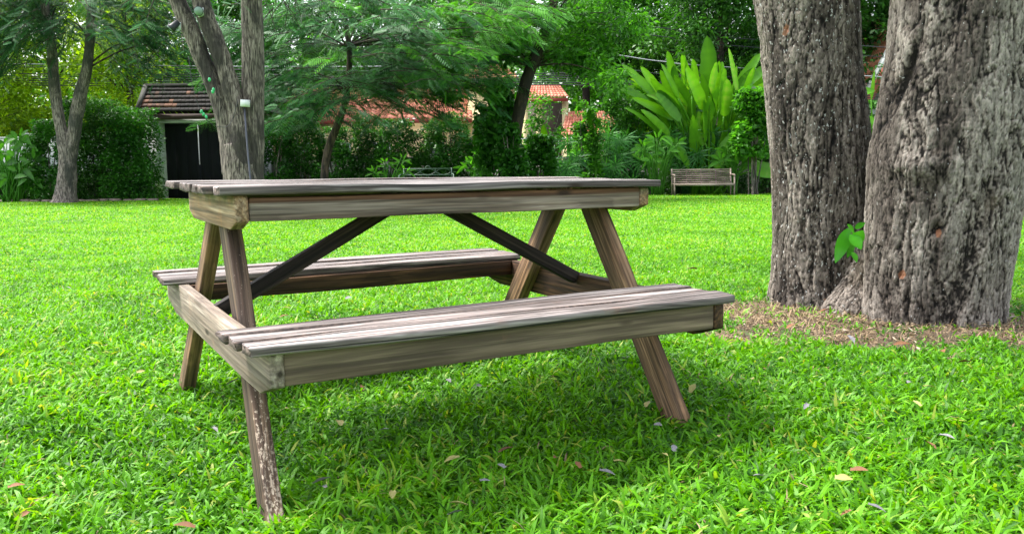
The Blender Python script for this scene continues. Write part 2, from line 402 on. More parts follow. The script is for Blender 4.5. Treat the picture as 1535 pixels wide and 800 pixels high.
def board(name, p0, p1, wdt, thk, mat, parent, up=(0, 0, 1), chamf0=0, chamf1=0, chd=0, seed=None, rough=.0012, rnd=.004, endj=.0, seam=0.):
    """a sawn board from p0 to p1 (end centres); wdt across, thk along up; bottom corners cut off over chamf, chd deep"""
    p0 = Vector(p0); p1 = Vector(p1); Ln = (p1 - p0).length; d = (p1 - p0) / Ln; u = Vector(up); u = (u - d * u.dot(d)).normalized(); r = u.cross(d)
    ns = max(6, int(Ln / .035)); st = list(np.linspace(0, Ln, ns)); st += [.004, Ln - .004]
    if chamf0: st += [chamf0]
    if chamf1: st += [Ln - chamf1]
    st = sorted(st); a, b, e = wdt / 2, thk / 2, rnd
    prof = [(-a + e, -b), (-a / 3, -b), (a / 3, -b), (a - e, -b), (a - e * .3, -b + e * .3), (a, -b + e), (a, 0), (a, b - e), (a - e * .3, b - e * .3), (a - e, b), (a - e - .004, b), (a / 3, b), (-a / 3, b), (-a + e + .004, b), (-a + e, b), (-a + e * .3, b - e * .3), (-a, b - e), (-a, 0), (-a, -b + e), (-a + e * .3, -b + e * .3)]
    V = []
    for s in st:
        k = 1 - (.0025 / min(a, b) if s in (st[0], st[-1]) else 0)
        lift = 0
        if chamf0 and s < chamf0: lift = chd * (1 - s / chamf0)
        if chamf1 and s > Ln - chamf1: lift = chd * (1 - (Ln - s) / chamf1)
        for y, z in prof:
            z2 = z * k
            if z2 < 0: z2 = max(z2, -b) + lift * (-z2 / b)
            V.append((s, y * k, z2))
    V = np.array(V); V0 = V.copy(); sd = (seed if seed is not None else random.random() * 90)
    q = V * np.array([3.0, 22, 22]) + sd
    V[:, 1] += rough * 1.6 * vnoise(q); V[:, 2] += rough * 1.6 * vnoise(q + 31)
    V[:, 1] += rough * 2 * vnoise(V * np.array([1.5, .01, .01]) + sd); V[:, 2] += rough * 1.5 * vnoise(V * np.array([1.2, .01, .01]) + sd + 9)
    n = len(prof)
    fr = np.arange(len(st) - 1)[:, None, None] * n; k = np.arange(n)
    Q = np.stack([k, k + 0, (k + 1) % n, (k + 1) % n], 1)
    Q = np.array([[i * n + j, i * n + (j + 1) % n, (i + 1) * n + (j + 1) % n, (i + 1) * n + j] for i in range(len(st) - 1) for j in range(n)])
    if endj:
        for i0, sg in ((0, -1), ((len(st) - 1) * n, 1)):
            V[i0:i0 + n, 0] += endj * vnoise(V[i0:i0 + n] * 60 + sd)
    e0 = np.arange(n)[::-1][None]; e1 = (np.arange(n) + (len(st) - 1) * n)[None]
    # recentre the long axis on the middle of the board
    ev = np.zeros(len(V)); ev[:n] = 1; ev[-n:] = 1
    o = mesh_np(name, V, [Q, e0, e1], mat, parent, False, {'end': np.maximum(ev * (endj > 0), seam * (np.abs(V0[:, 1]) > a - e - .002))})
    at_ = o.data.attributes.new('board_co', 'FLOAT_VECTOR', 'POINT'); at_.data.foreach_set('vector', V0.astype(np.float32).ravel())
    M = Matrix((d, r * -1, u)).transposed().to_4x4()
    if M.to_3x3().determinant() < 0: M = Matrix((d, r, u)).transposed().to_4x4()
    M.translation = p0; o.matrix_local = M
    return o

table = empty('picnic_table', (TX, TY, 0), 'weathered grey wooden picnic table with two attached benches on the lawn', 'picnic table', rz=YAW)
def ztop(x): return .75 - .0105 * x
TT = .023
# top: eight narrow planks
nP = 8; wP = .758 / nP; random.seed(5)
for i in range(nP):
    y = -.379 - .005 + wP * (i + .5)
    x0 = -.731 + random.uniform(-.006, .012); x1 = .747 + random.uniform(-.012, .008)
    if i == 0: x0 += .02; x1 += .004
    if i == 1: x0 += .006
    dz = random.uniform(-.002, .002) + (.001 if i == 0 else 0)
    board('tabletop_plank', (x0, y, ztop(x0) - TT / 2 + dz), (x1, y, ztop(x1) - TT / 2 + dz + random.uniform(-.001, .001)), wP - random.uniform(.004, .009), TT, W_TOP, table, endj=.006, rnd=.005, rough=.0018, seam=1.25 if i else 0.)
# crosspieces under the top
BL, BR = -.661, .727
for xo, t in ((BL, .038), (BR - .038, .038)):
    x = xo + t / 2
    board('top_crosspiece', (x, -.350, (.638 + ztop(x) - TT) / 2 - .001), (x, .352, (.638 + ztop(x) - TT) / 2 - .001), t, ztop(x) - TT - .638, W_BEAM, table, chamf0=.07, chamf1=.07, chd=.024, rnd=.004)
    # origin z is the board centre; green moss sits in its upper half
for y in (-.350 + .0175, .352 - .0175):
    board('top_apron', (BL + .0395, y, (.661 + .728) / 2), (BR - .0395, y, (.661 + .715) / 2 - .002), .033, .064, W_APR, table, rnd=.003).data.materials[0] = W_APR
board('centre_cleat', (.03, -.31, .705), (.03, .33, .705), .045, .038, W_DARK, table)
# legs
def legx(z, side):
    return (-.666 + .0667 * z + .023) if side < 0 else (.6005 + .0615 * z + .022)
def leg(side, ya, za, yb, zb, mat, wd=.086):
    sl = (yb - ya) / (zb - za)
    zt, zf = .712, -.14
    pt = (legx(zt, side), ya + sl * (zt - za), zt); pf = (legx(zf, side), ya + sl * (zf - za), zf)
    board('leg', pt, pf, .044, wd, mat, table, up=(0, 1, 0), rnd=.004, rough=.0015)
leg(-1, 0.012, .62, -.552, -.06, W_LEGP)
leg(-1, .245, .62, .715, -.03, W_LEG)
leg(1, -.108, .64, -.615, .025, W_LEG)
leg(1, .162, .62, .600, -.03, W_LEG)
# lower crosspieces
for xo, y0, y1, t in ((-.687, -.757, .80, .0355), (.701 - .038, -.757, .80, .038)):
    x = xo + t / 2
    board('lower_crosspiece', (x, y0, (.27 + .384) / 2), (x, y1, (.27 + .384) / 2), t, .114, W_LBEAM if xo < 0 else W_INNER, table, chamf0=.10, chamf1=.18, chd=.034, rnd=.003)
# seats
for sgn, ya, yb, xa, xb in ((-1, -.801, -.506, -.748, .708), (1, .515, .810, -.737, .719)):
    ws = (yb - ya) / 3
    for i in range(3):
        y = ya + ws * (i + .5); jx = random.uniform(-.008, .008)
        dz = random.uniform(-.0012, .0012)
        if sgn < 0: jx = (.012, .002, -.004)[i]
        board('seat_plank', (xa + jx, y, .3965 + dz), (xb + random.uniform(-.006, .006), y, .3965 + dz), ws - random.uniform(.004, .008), .0235, W_SEAT, table, endj=.006, rnd=.005, rough=.0018, seam=1.25 if i else 0.)
    yo = -.757 + .016 if sgn < 0 else .80 - .016
    board('seat_apron', (-.6505, yo, .3435), (.662, yo, .3435), .032, .081, W_SAPR, table, rnd=.003)
    yi = -.515 if sgn < 0 else .517
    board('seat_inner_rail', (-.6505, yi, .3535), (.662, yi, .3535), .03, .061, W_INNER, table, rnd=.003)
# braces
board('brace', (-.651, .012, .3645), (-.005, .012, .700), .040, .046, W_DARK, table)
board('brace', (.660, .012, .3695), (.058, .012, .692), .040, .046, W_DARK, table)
# bolts


# ------------------------------------------------------------------ plant materials
M_DARKLEAF = leaf_mat('leaf_dark', (.009, .042, .009), (.052, .175, .020), .45, .34)
M_MIDLEAF = leaf_mat('leaf_mid', (.018, .075, .012), (.095, .30, .025), .42, .42)
M_YELLEAF = leaf_mat('leaf_sunny', (.07, .17, .008), (.30, .50, .02), .5, .5, (1.5, 1.4, .4))
M_FEATHER = leaf_mat('leaf_feathery', (.010, .052, .018), (.075, .235, .070), .55, .28, (1.3, 1.6, .6))
M_FEATHER2 = leaf_mat('leaf_feathery_light', (.04, .15, .02), (.14, .40, .05), .52, .4, (1.4, 1.6, .5))
M_BANANA = leaf_mat('leaf_paddle', (.022, .095, .008), (.115, .34, .014), .33, .34, (1.5, 1.4, .4), (.20, .36, .05))
M_PALM = leaf_mat('leaf_fan_palm', (.018, .085, .020), (.085, .30, .055), .35, .25)
M_IVY = leaf_mat('leaf_climber', (.012, .060, .010), (.055, .21, .02), .36, .3)

def bark_mat(name, a, b, d=(.02, .017, .015), sc_=(14, 14, 3)):
    m, nt, bs, out = new_mat(name)
    n1 = noise(nt, mapping(nt, sc_), 1, 6, .65, .5); n2 = noise(nt, mapping(nt, (2.2, 2.2, 1.1)), 1, 4, .6)
    c = ramp(nt, n1, [(.38, d), (.48, b), (.60, a)])
    c = mixc(nt, ramp(nt, n2, [(.46, 0.), (.56, .85)]), c, d)
    L(nt, c, bs.inputs['Base Color']); bs.inputs['Roughness'].default_value = .9; bump(nt, bs, n1, .7, .02)
    return m
M_BARK_GREY = bark_mat('bark_grey_brown', (.30, .25, .225), (.13, .10, .085), (.04, .04, .035), (34, 34, 7))
M_BARK_PALE = bark_mat('bark_stained', (.28, .235, .20), (.115, .09, .075), (.020, .016, .014), (44, 44, 5))
M_BARK_DARK = bark_mat('bark_dark', (.11, .075, .055), (.055, .038, .028), (.015, .011, .009))

def leaf_quads(P, Dv, Nv, Ln, W, fold=.18):
    """diamond leaves: P base, Dv direction, Nv approx normal"""
    Dv = Dv / np.linalg.norm(Dv, axis=1, keepdims=True)
    S = np.cross(Dv, Nv); S /= np.linalg.norm(S, axis=1, keepdims=True) + 1e-9; U = np.cross(S, Dv)
    Ln = Ln[:, None]; W = W[:, None]
    V = np.stack([P, P + Dv * Ln * .45 - S * W * .5 + U * W * fold, P + Dv * Ln - U * Ln * .06, P + Dv * Ln * .45 + S * W * .5 + U * W * fold], 1).reshape(-1, 3)
    return V, np.arange(len(P) * 4).reshape(-1, 4)
def leaves_at(P, rng, size, aspect=.45, droop=.5, tone=0., out=None, tvar=.22):
    n = len(P); Dv = rng.standard_normal((n, 3)); Dv[:, 2] = Dv[:, 2] * .5 - droop
    if out is not None: Dv += out
    Nv = rng.standard_normal((n, 3)) * .6 + np.array([0, 0, 1.])
    s = size * (.6 + .8 * rng.random(n))
    V, Q = leaf_quads(P, Dv, Nv, s, s * aspect)
    t = np.clip(.42 + tone + tvar * rng.standard_normal(n), 0, 1)
    return V, Q, np.repeat(t, 4)
class Foliage:
    def __init__(s): s.v = []; s.q = []; s.a = []; s.n = 0
    def add(s, V, Q, A): s.v.append(V); s.q.append(Q + s.n); s.a.append(A); s.n += len(V)
    def build(s, name, mat, parent): return mesh_np(name, np.vstack(s.v), [np.vstack(s.q)], mat, parent, False, {'v': np.clip(np.concatenate(s.a), 0, 1)})
def clump(fo, c, r, n, size, rng, aspect=.45, droop=.5, tone=0., flat=.7):
    P = rng.standard_normal((n, 3)); P /= np.linalg.norm(P, axis=1, keepdims=True)
    rr = rng.random(n) ** .45; out = P.copy()
    P = P * rr[:, None] * np.array([r, r, r * flat]) + np.array(c)
    fo.add(*leaves_at(P, rng, size, aspect, droop, tone, out * .6))
def frond(fo, P, Dv, Ln, rng, pairs=9, lw=.011, ll=.05, droop=.25, tone=0.):
    """pinnate fronds: n of them at once"""
    n = len(P); Dv = Dv / np.linalg.norm(Dv, axis=1, keepdims=True)
    S = np.cross(Dv, np.array([0, -.75, .8]) + rng.standard_normal((n, 3)) * .25); S /= np.linalg.norm(S, axis=1, keepdims=True) + 1e-9
    t = (np.arange(pairs) + .6) / pairs
    base = P[:, None] + Dv[:, None] * (t[None, :, None] * Ln[:, None, None]) - np.array([0, 0, 1.]) * (droop * Ln[:, None, None] * (t[None, :, None] ** 2))
    tl = np.sin(np.pi * (t * .85 + .1)) ** .5
    tn = np.clip(.42 + tone + .2 * rng.standard_normal(n), 0, 1)
    for sg in (-1, 1):
        dd = (S * sg)[:, None] * 1.0 + Dv[:, None] * .28 - np.array([0, 0, .25]); dd = np.broadcast_to(dd, base.shape).reshape(-1, 3)
        ln = np.broadcast_to(ll * tl[None] * (Ln / .3)[:, None], (n, pairs)).ravel()
        V, Q = leaf_quads(base.reshape(-1, 3), dd, np.tile(np.array([0, 0, 1.]), (n * pairs, 1)), ln, np.full(n * pairs, lw), 0)
        fo.add(V, Q, np.repeat(np.repeat(tn, pairs), 4))
def spray(fo, o, d, Ln, rng, nf=14, fl=.30, tone=0., droop=.35, mb=None, **kw):
    d = np.array(d, float); d /= np.linalg.norm(d); s = np.cross(d, [0, rng.uniform(-1.6, .6), 1.]); s /= np.linalg.norm(s) + 1e-9
    t = (np.arange(nf) + 1) / nf
    P = np.array(o) + d * (t * Ln)[:, None] - np.array([0, 0, 1.]) * (droop * Ln * t ** 2)[:, None]
    sg = np.where(np.arange(nf) % 2, 1, -1)[:, None]
    D = d * .55 + s * sg * .9 - np.array([0, 0, .15 + .2 * rng.random()]) + rng.standard_normal((nf, 3)) * .18
    frond(fo, P, D, fl * (1.05 - .45 * t) * (.8 + .4 * rng.random(nf)), rng, tone=tone, **kw)
    if mb is not None: mb.tube([tuple(P[0]), tuple(P[nf // 2]), tuple(P[-1])], [.012, .008, .004], 4, cap=False)

def paddle(mb, a, tip, W, droop, rng, tone=.4, seg=9, fold=.18, tear=0., pet=.0, nrm=None, shape=(.75, .65)):
    """broad leaf with midrib: ribbon from a to tip; pet = share that is bare stalk"""
    a = np.array(a, float); tip = np.array(tip, float); d = tip - a; Ln = np.linalg.norm(d); d /= Ln
    nv = np.array(nrm if nrm is not None else [rng.normal() * .5, -1 + rng.normal() * .3, .35], float)
    s = np.cross(d, nv); s /= np.linalg.norm(s) + 1e-9; u = np.cross(s, d); u /= np.linalg.norm(u)
    t = np.linspace(0, 1, seg + 1)
    mid = a + d * (t * Ln)[:, None] + np.array([0, 0, 1.]) * (droop * Ln * (t - t ** 2) * 1.2)[:, None]
    tt = np.clip((t - pet) / (1 - pet), 0, 1)
    w = W * np.maximum(np.sin(np.pi * tt ** shape[0]), 0) ** shape[1] * .5; w[tt <= 0] = .008; w[-1] = .002
    w = w * (1 + tear * (rng.random(seg + 1) - .5))
    Lf = mid - s * w[:, None] + u * (w * fold * 2)[:, None]; Rt = mid + s * w[:, None] + u * (w * fold * 2)[:, None]
    V = np.stack([Lf, mid, Rt], 1).reshape(-1, 3)
    Q = [[i * 3 + k, i * 3 + k + 1, i * 3 + 4 + k, i * 3 + 3 + k] for i in range(seg) for k in (0, 1)]
    c = np.full(len(V), tone); c += np.repeat(rng.normal(size=seg + 1) * .07, 3); c[1::3] += .2; c = np.clip(c, 0, 1)
    mb.add(V, Q, c=c)

def limb_tree(mb, base_pts, n=10, nz=.12):
    """tube along (x,y,z,r) with smooth resample"""
    sp = spline(base_pts, max(8, len(base_pts) * 6)); mb.tube([tuple(q[:3]) for q in sp], list(np.maximum(sp[:, 3], .004)), n, nz=nz, nf=5.)

# ------------------------------------------------------------------ the big double tree on the right
def bark_trunk(rows, D, seed, anis, lob, zmax, nth=430, parent=None, ext=(), dents=(), scars=(), stains=(), flare=.05, name='trunk', mat=None, dz=.0048):
    """rows: (py, pxl, pxr) outline at depth D"""
    pr = []
    for py, xl, xr in rows:
        A = at(xl, py, D); B = at(xr, py, D); pr.append(((A.z + B.z) / 2, (A.x + B.x) / 2, (B.x - A.x) / 2))
    pr += list(ext); pr.sort(); pr = np.array(pr)
    zs = np.arange(pr[0, 0] - .12, min(zmax, pr[-1, 0]), dz); zs = np.concatenate([zs, np.arange(zs[-1] + .04, pr[-1, 0], .04)])
    cx = np.interp(zs, pr[:, 0], pr[:, 1]); r = np.interp(zs, pr[:, 0], pr[:, 2])
    k = np.ones(21) / 21
    def sm(a): return np.convolve(np.pad(a, 10, 'edge'), k, 'valid')
    cx = sm(sm(cx)); r = sm(sm(r))
    th = np.linspace(0, 2 * np.pi, nth, endpoint=False)
    T, Zg = np.meshgrid(th, zs); RG = np.repeat(r[:, None], nth, 1); CX = np.repeat(cx[:, None], nth, 1)
    ct, st = np.cos(T), np.sin(T)
    z0 = pr[0, 0]
    p = np.stack([(CX + RG * ct).ravel(), (D + RG * st).ravel(), Zg.ravel()], 1)
    ll = fbm(np.stack([ct.ravel() * lob + seed, st.ravel() * lob, p[:, 2] * .7], 1), 3) * .05
    fl = flare * np.exp(-np.clip(p[:, 2] - z0, 0, 9) / .10) * (1 + .9 * np.sin(T.ravel() * 5 + seed))
    wp = np.stack([fbm(p * np.array([7, 7, 3.]) + seed, 3), fbm(p * np.array([7, 7, 3.]) + 40 + seed, 3), p[:, 2] * 0], 1) * .045
    A0, A1 = anis
    pw = p + wp
    sm_ = lambda v, w: np.clip(np.abs(v) / w, 0, 1) ** .8
    c1 = sm_(fbm(pw * np.array([A0 * .55, A0 * .55, A1 * .45]) + seed, 2), .17)
    c2 = sm_(fbm(pw * np.array([A0 * 1.3, A0 * 1.3, A1 * 1.1]) + seed + 20, 2), .20)
    f1, f2, idc = worley(pw * np.array([A0, A0, A1 * 1.9]) + seed + 5); e = np.clip((f2 - f1) / .16, 0, 1)
    f = fbm(p * np.array([60, 60, 40]), 3); f9 = fbm(p * np.array([130, 130, 80]), 2)
    low = fbm(p * np.array([5, 5, 1.8]) + 3, 3)
    h = .010 * c1 + .0042 * c2 + .0022 * e + idc * .002 * e + f * .0018 + f9 * .0028 + .018 * low
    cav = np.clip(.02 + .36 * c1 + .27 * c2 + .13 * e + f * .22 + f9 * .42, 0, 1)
    gsum = 0
    for (gpx, gpy, gw, gh, gd) in dents:
        c_ = at(gpx, gpy, D - .33); ex = ((p[:, 0] - c_.x - .25 * (p[:, 2] - c_.z) * (gh > gw)) / gw) ** 2 + ((p[:, 2] - c_.z) / gh) ** 2
        b_ = gd * np.exp(-ex) * (st.ravel() < 0); h = h + b_
        if gd < 0: gsum = gsum - b_
    scar = np.zeros(len(p)); stn = np.zeros(len(p)); nn = fbm(p * np.array([9, 9, 3]), 4); n3_ = fbm(p * 40, 2)
    for (gpx, gpy, gw, gh) in scars:
        c_ = at(gpx, gpy, D - .32); ex = np.hypot((p[:, 0] - c_.x) / gw, (p[:, 2] - c_.z) / gh)
        scar = np.maximum(scar, np.clip(1.25 - ex - n3_ * 1.2, 0, 1) * (st.ravel() < 0))
    for pl in stains:
        q_ = np.array([(at(a_, b_, D - .3).z, at(a_, b_, D - .3).x, w_) for a_, b_, w_ in pl]); q_ = q_[np.argsort(q_[:, 0])]
        xc_ = np.interp(p[:, 2], q_[:, 0], q_[:, 1]); w_ = np.interp(p[:, 2], q_[:, 0], q_[:, 2])
        stn = np.maximum(stn, np.clip(1.15 - np.abs(p[:, 0] - xc_) / w_ + nn * 1.5, 0, 1) * (st.ravel() < .2))
    rr = RG.ravel() * (1 + ll) + fl + h - .018 - scar * .006
    P = np.stack([CX.ravel() + rr * ct.ravel(), D + rr * st.ravel(), p[:, 2]], 1)
    n = nth; mrows = len(zs)
    I = np.arange(mrows * n).reshape(mrows, n); I2 = np.roll(I, -1, 1)
    Q = np.stack([I[:-1].ravel(), I2[:-1].ravel(), I2[1:].ravel(), I[1:].ravel()], 1)
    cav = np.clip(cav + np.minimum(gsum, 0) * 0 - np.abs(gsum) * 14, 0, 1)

    return mesh_np(name, P, [Q], mat, parent, True, {'cav': cav, 'plate': idc * .5 + .5, 'scar': scar, 'stn': stn})
def big_bark(name, pale, mid, stain_c, sp, lichen):
    m, nt, bs, out = new_mat(name)
    a = N(nt, 'ShaderNodeAttribute', attribute_name='cav'); pl = N(nt, 'ShaderNodeAttribute', attribute_name='plate')
    n1 = noise(nt, mapping(nt, (70, 70, 26), False), 1, 5, .7); st = noise(nt, mapping(nt, (4.2, 4.2, .75), False), 1, 6, .66, .9)
    n4 = noise(nt, mapping(nt, (1.6, 1.6, 2.4), False), 1.3, 4, .55)
    fl = noise(nt, mapping(nt, (75, 75, 45), False), 1, 2, .5)
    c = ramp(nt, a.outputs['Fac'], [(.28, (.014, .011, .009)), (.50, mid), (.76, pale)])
    c = mixc(nt, ramp(nt, pl.outputs['Fac'], [(.2, 0.), (.9, .55)]), c, (pale[0] * 1.25, pale[1] * 1.2, pale[2] * 1.2), 'MIX') if False else c
    c2 = mixc(nt, .6, c, ramp(nt, n1, [(.34, .15), (.62, 1.7)]), 'MULTIPLY')
    c = mixc(nt, 1., c2, ramp(nt, pl.outputs['Fac'], [(0, .72), (1, 1.25)]), 'MULTIPLY')
    c = mixc(nt, ramp(nt, st, [(sp, 0.), (sp + .13, .9)]), c, mixc(nt, 1., c, stain_c, 'MULTIPLY'))
    c = mixc(nt, ramp(nt, n4, [(.60, 0.), (.70, .45)]), c, (.26, .20, .14))
    sa = N(nt, 'ShaderNodeAttribute', attribute_name='stn'); sm2 = N(nt, 'ShaderNodeMath', operation='MULTIPLY'); L(nt, sa.outputs['Fac'], sm2.inputs[0]); sm2.inputs[1].default_value = .85
    c = mixc(nt, sm2.outputs[0], c, mixc(nt, 1., c, stain_c, 'MULTIPLY'))
    sb = N(nt, 'ShaderNodeAttribute', attribute_name='scar'); c = mixc(nt, ramp(nt, sb.outputs['Fac'], [(.1, 0.), (.5, .8)]), c, (.30, .125, .065))
    lm = ramp(nt, fl, [(.68 - lichen, 0.), (.70 - lichen, .8)])
    c = mixc(nt, lm, c, (.50, .50, .48))
    L(nt, c, bs.inputs['Base Color']); bs.inputs['Roughness'].default_value = .85; bs.inputs['Specular IOR Level'].default_value = .25
    bump(nt, bs, n1, 1., .012)
    return m
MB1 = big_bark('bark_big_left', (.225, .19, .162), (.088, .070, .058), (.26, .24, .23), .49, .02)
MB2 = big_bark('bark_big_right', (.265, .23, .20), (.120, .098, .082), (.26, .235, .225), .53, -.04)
bt = empty('big_tree', (1.95, 4.7, 0), 'huge grey tree with two thick rough trunks rising from a bare patch beside the table', 'tree')
DL, DR = 4.97, 4.46
zl = at(1230, 470, DL).z
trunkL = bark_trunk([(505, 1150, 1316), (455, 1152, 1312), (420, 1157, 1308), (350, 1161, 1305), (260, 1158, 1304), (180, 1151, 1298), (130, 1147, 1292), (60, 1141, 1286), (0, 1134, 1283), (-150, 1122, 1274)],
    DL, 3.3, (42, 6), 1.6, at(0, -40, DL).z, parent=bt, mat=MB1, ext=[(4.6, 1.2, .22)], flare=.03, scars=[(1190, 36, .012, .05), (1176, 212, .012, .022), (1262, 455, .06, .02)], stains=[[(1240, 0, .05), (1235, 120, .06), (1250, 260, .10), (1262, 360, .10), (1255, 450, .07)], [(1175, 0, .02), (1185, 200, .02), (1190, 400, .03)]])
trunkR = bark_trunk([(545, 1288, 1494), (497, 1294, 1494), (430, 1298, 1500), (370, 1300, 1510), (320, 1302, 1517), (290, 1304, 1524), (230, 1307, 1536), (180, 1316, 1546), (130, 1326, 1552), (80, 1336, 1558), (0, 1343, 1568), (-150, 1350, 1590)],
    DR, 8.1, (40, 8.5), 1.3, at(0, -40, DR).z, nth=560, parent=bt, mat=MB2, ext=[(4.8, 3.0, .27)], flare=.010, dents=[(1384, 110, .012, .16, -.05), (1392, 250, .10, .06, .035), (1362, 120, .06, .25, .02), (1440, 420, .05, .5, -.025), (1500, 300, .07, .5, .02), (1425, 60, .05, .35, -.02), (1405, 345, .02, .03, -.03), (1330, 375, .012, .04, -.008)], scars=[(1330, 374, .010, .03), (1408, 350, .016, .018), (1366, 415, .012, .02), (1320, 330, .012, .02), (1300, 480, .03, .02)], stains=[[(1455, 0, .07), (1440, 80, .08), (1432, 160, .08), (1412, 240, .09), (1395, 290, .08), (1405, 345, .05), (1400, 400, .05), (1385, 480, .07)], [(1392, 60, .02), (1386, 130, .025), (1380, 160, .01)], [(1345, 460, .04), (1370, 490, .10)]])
bark_trunk([(520, 1205, 1340), (476, 1218, 1330), (450, 1236, 1322), (425, 1256, 1316), (400, 1272, 1310), (370, 1284, 1304)], 4.70, 5.5, (40, 12), 2.2, 3, nth=240, parent=bt, mat=MB1, flare=.02, name='root')
mb = MB(); rg = np.random.default_rng(31); tips = []
for (x, y, z, r, k) in ((1.2, DL, 4.5, .21, 5), (3.0, DR, 4.7, .26, 6)):
    for i in range(k):
        az = 2 * math.pi * i / k + rg.random() * .6; ln = 2.6 + rg.random() * 2
        e = (x + math.cos(az) * ln, y + math.sin(az) * ln, z + 1.3 + rg.random() * 2.2)
        limb_tree(mb, [(x, y, z - .25, r * .8), (x + math.cos(az) * ln * .3, y + math.sin(az) * ln * .3, z + .6, r * .5), (*e, .04)], 8)
        for t in (.45, .7, 1.):
            tips.append((x + (e[0] - x) * t, y + (e[1] - y) * t, z + (e[2] - z) * t))
mb.build('limbs', M_BARK_GREY, bt, True)
fo = Foliage()
for t in tips:
    for j in range(3):
        c = np.array(t) + rg.standard_normal(3) * np.array([.8, .8, .5]); c[2] = max(c[2], 4.7)
        clump(fo, c, .95, 260, .13, rg, .4, .4, rg.normal() * .1)
fo.build('crown', M_MIDLEAF, bt)
for ch in bt.children: ch.matrix_parent_inverse = Matrix.Translation(-bt.location)
# twig of fresh leaves growing out of the fork
mb = MB(); rg = np.random.default_rng(2)
a = at(1276, 392, 4.66); b = at(1279, 345, 4.60)
st_ = MB(); st_.tube([tuple(a), tuple(at(1280, 368, 4.58)), tuple(b)], [.006, .005, .003], 6)
twig = empty('leaf_sprig', tuple(a), 'small sprig of glossy green leaves sprouting between the two big trunks', 'sprig')
def rel(mb_, origin):
    for v in mb_.v: v -= np.array(origin)
for (x0, y0, x1, y1, W, tn, d0) in ((1272, 343, 1252, 394, .072, .5, 4.50), (1277, 367, 1294, 345, .07, .65, 4.47), (1275, 352, 1291, 374, .065, .55, 4.44), (1278, 378, 1284, 393, .035, .35, 4.52), (1280, 350, 1270, 336, .03, .3, 4.55), (1282, 342, 1297, 334, .03, .45, 4.50), (1279, 362, 1270, 386, .04, .25, 4.56)):
    paddle(mb, tuple(at(x0, y0, d0)), tuple(at(x1, y1, d0 - .05)), W, .12, rg, tn, 9, .1, nrm=(.15, -1, .35), shape=(.85, .75))
rel(mb, a); rel(st_, a)
mb.build('leaves', leaf_mat('leaf_sprig', (.02, .12, .01), (.07, .33, .02), .3, .3), twig, True); st_.build('stem', M_BARK_DARK, twig)

# ------------------------------------------------------------------ background trees beyond the wall
def bgtree(px, D, ztop_, rx, zc0, mat, label, nclump, nleaf, size, seed, tone=0., bark=M_BARK_DARK, r0=.16, xoff=0., group='trees beyond the garden wall', frac=1., lean=0.):
    rg = np.random.default_rng(seed); g = onground(px, D)
    t = empty('background_tree', tuple(g), label, 'tree', group); mb = MB()
    top = np.array([lean, 0, ztop_ - g.z])
    limb_tree(mb, [(0, 0, -.1, r0 * 1.25), (lean * .2 + .1, 0, (zc0 - g.z) * .7, r0), (lean * .6, 0, (zc0 - g.z) + .8, r0 * .7), (lean, 0, (ztop_ - g.z) * .85, r0 * .25)], 8)
    fo = Foliage()
    nclump = int(nclump * 1.35); nleaf = int(nleaf * 1.15); size *= 1.35
    for i in range(nclump):
        a = rg.random() * 6.283; rr = rx * math.sqrt(rg.random()); zz = zc0 - g.z + (ztop_ - zc0) * rg.random()
        k = 1 - .5 * abs((zz - (zc0 - g.z)) / (ztop_ - zc0) - .45)
        c = np.array([lean * .7 + math.cos(a) * rr * k, math.sin(a) * rr * k * .8, zz])
        if i % 5 == 0: limb_tree(mb, [(lean * .5, 0, c[2] * .7, r0 * .25), (c[0] * .5 + lean * .25, c[1] * .5, c[2] * .9, r0 * .14), (*c, .012)], 5)
        clump(fo, c, .55 + .5 * rg.random(), nleaf, size, rg, .42, .5, tone + rg.normal() * .14, .65)
    mb.build('trunk', bark, t, True); fo.build('crown', mat, t); return t
for a in ((-30, 31, 8.0, 2.8, 1.6, M_YELLEAF, 'tree with sunny yellow-green leaves at the far left edge behind the shrubs', 60, 190, .13, 41, .05),
          (95, 34, 8.6, 3.4, 2.0, M_YELLEAF, 'bright yellow-green tree behind the left twin-stemmed tree', 80, 190, .14, 42, .0),
          (205, 30.5, 6.6, 2.0, 1.9, M_YELLEAF, 'yellow-green tree just left of the gate roof', 36, 190, .12, 43, -.05),
          (300, 39, 8.5, 3.6, 2.6, M_MIDLEAF, 'leafy green tree seen above the gate roof', 62, 190, .16, 44, .0),
          (430, 38, 8.6, 2.9, 2.4, M_DARKLEAF, 'round green tree beyond the wall right of the gate', 52, 190, .15, 45, .0),
          (560, 44, 9.5, 4.0, 3.2, M_DARKLEAF, 'large green tree far behind the red roofed house', 76, 190, .18, 46, .05),
          (700, 42, 9.4, 3.2, 4.0, M_DARKLEAF, 'dark green tree behind the red roofed house', 60, 190, .17, 47, .0),
          (875, 37, 8.8, 2.8, 4.2, M_DARKLEAF, 'dark leafy tree above the porch with the red roof', 66, 200, .14, 48, .1),
          (960, 37, 9.0, 3.4, 2.0, M_MIDLEAF, 'tall green tree behind the overhead cables', 84, 200, .15, 49, -.05),
          (1075, 32, 8.6, 2.8, 3.6, M_DARKLEAF, 'dense dark tree high above the paddle-leaved clump', 70, 210, .13, 50, .0),
          (1150, 37, 8.6, 3.4, .8, M_MIDLEAF, 'green tree left behind the big double tree', 80, 190, .15, 51, .0),
          (1310, 35, 9.0, 3.2, 1.6, M_DARKLEAF, 'very dark tree seen through the gap of the big double tree', 96, 220, .15, 52, -.12),
          (1540, 34, 9.0, 4.0, 1.8, M_DARKLEAF, 'dark tree behind the right edge of the big double tree', 70, 180, .15, 53, .0)):
    bgtree(*a)
rg = np.random.default_rng(60); n = 60000
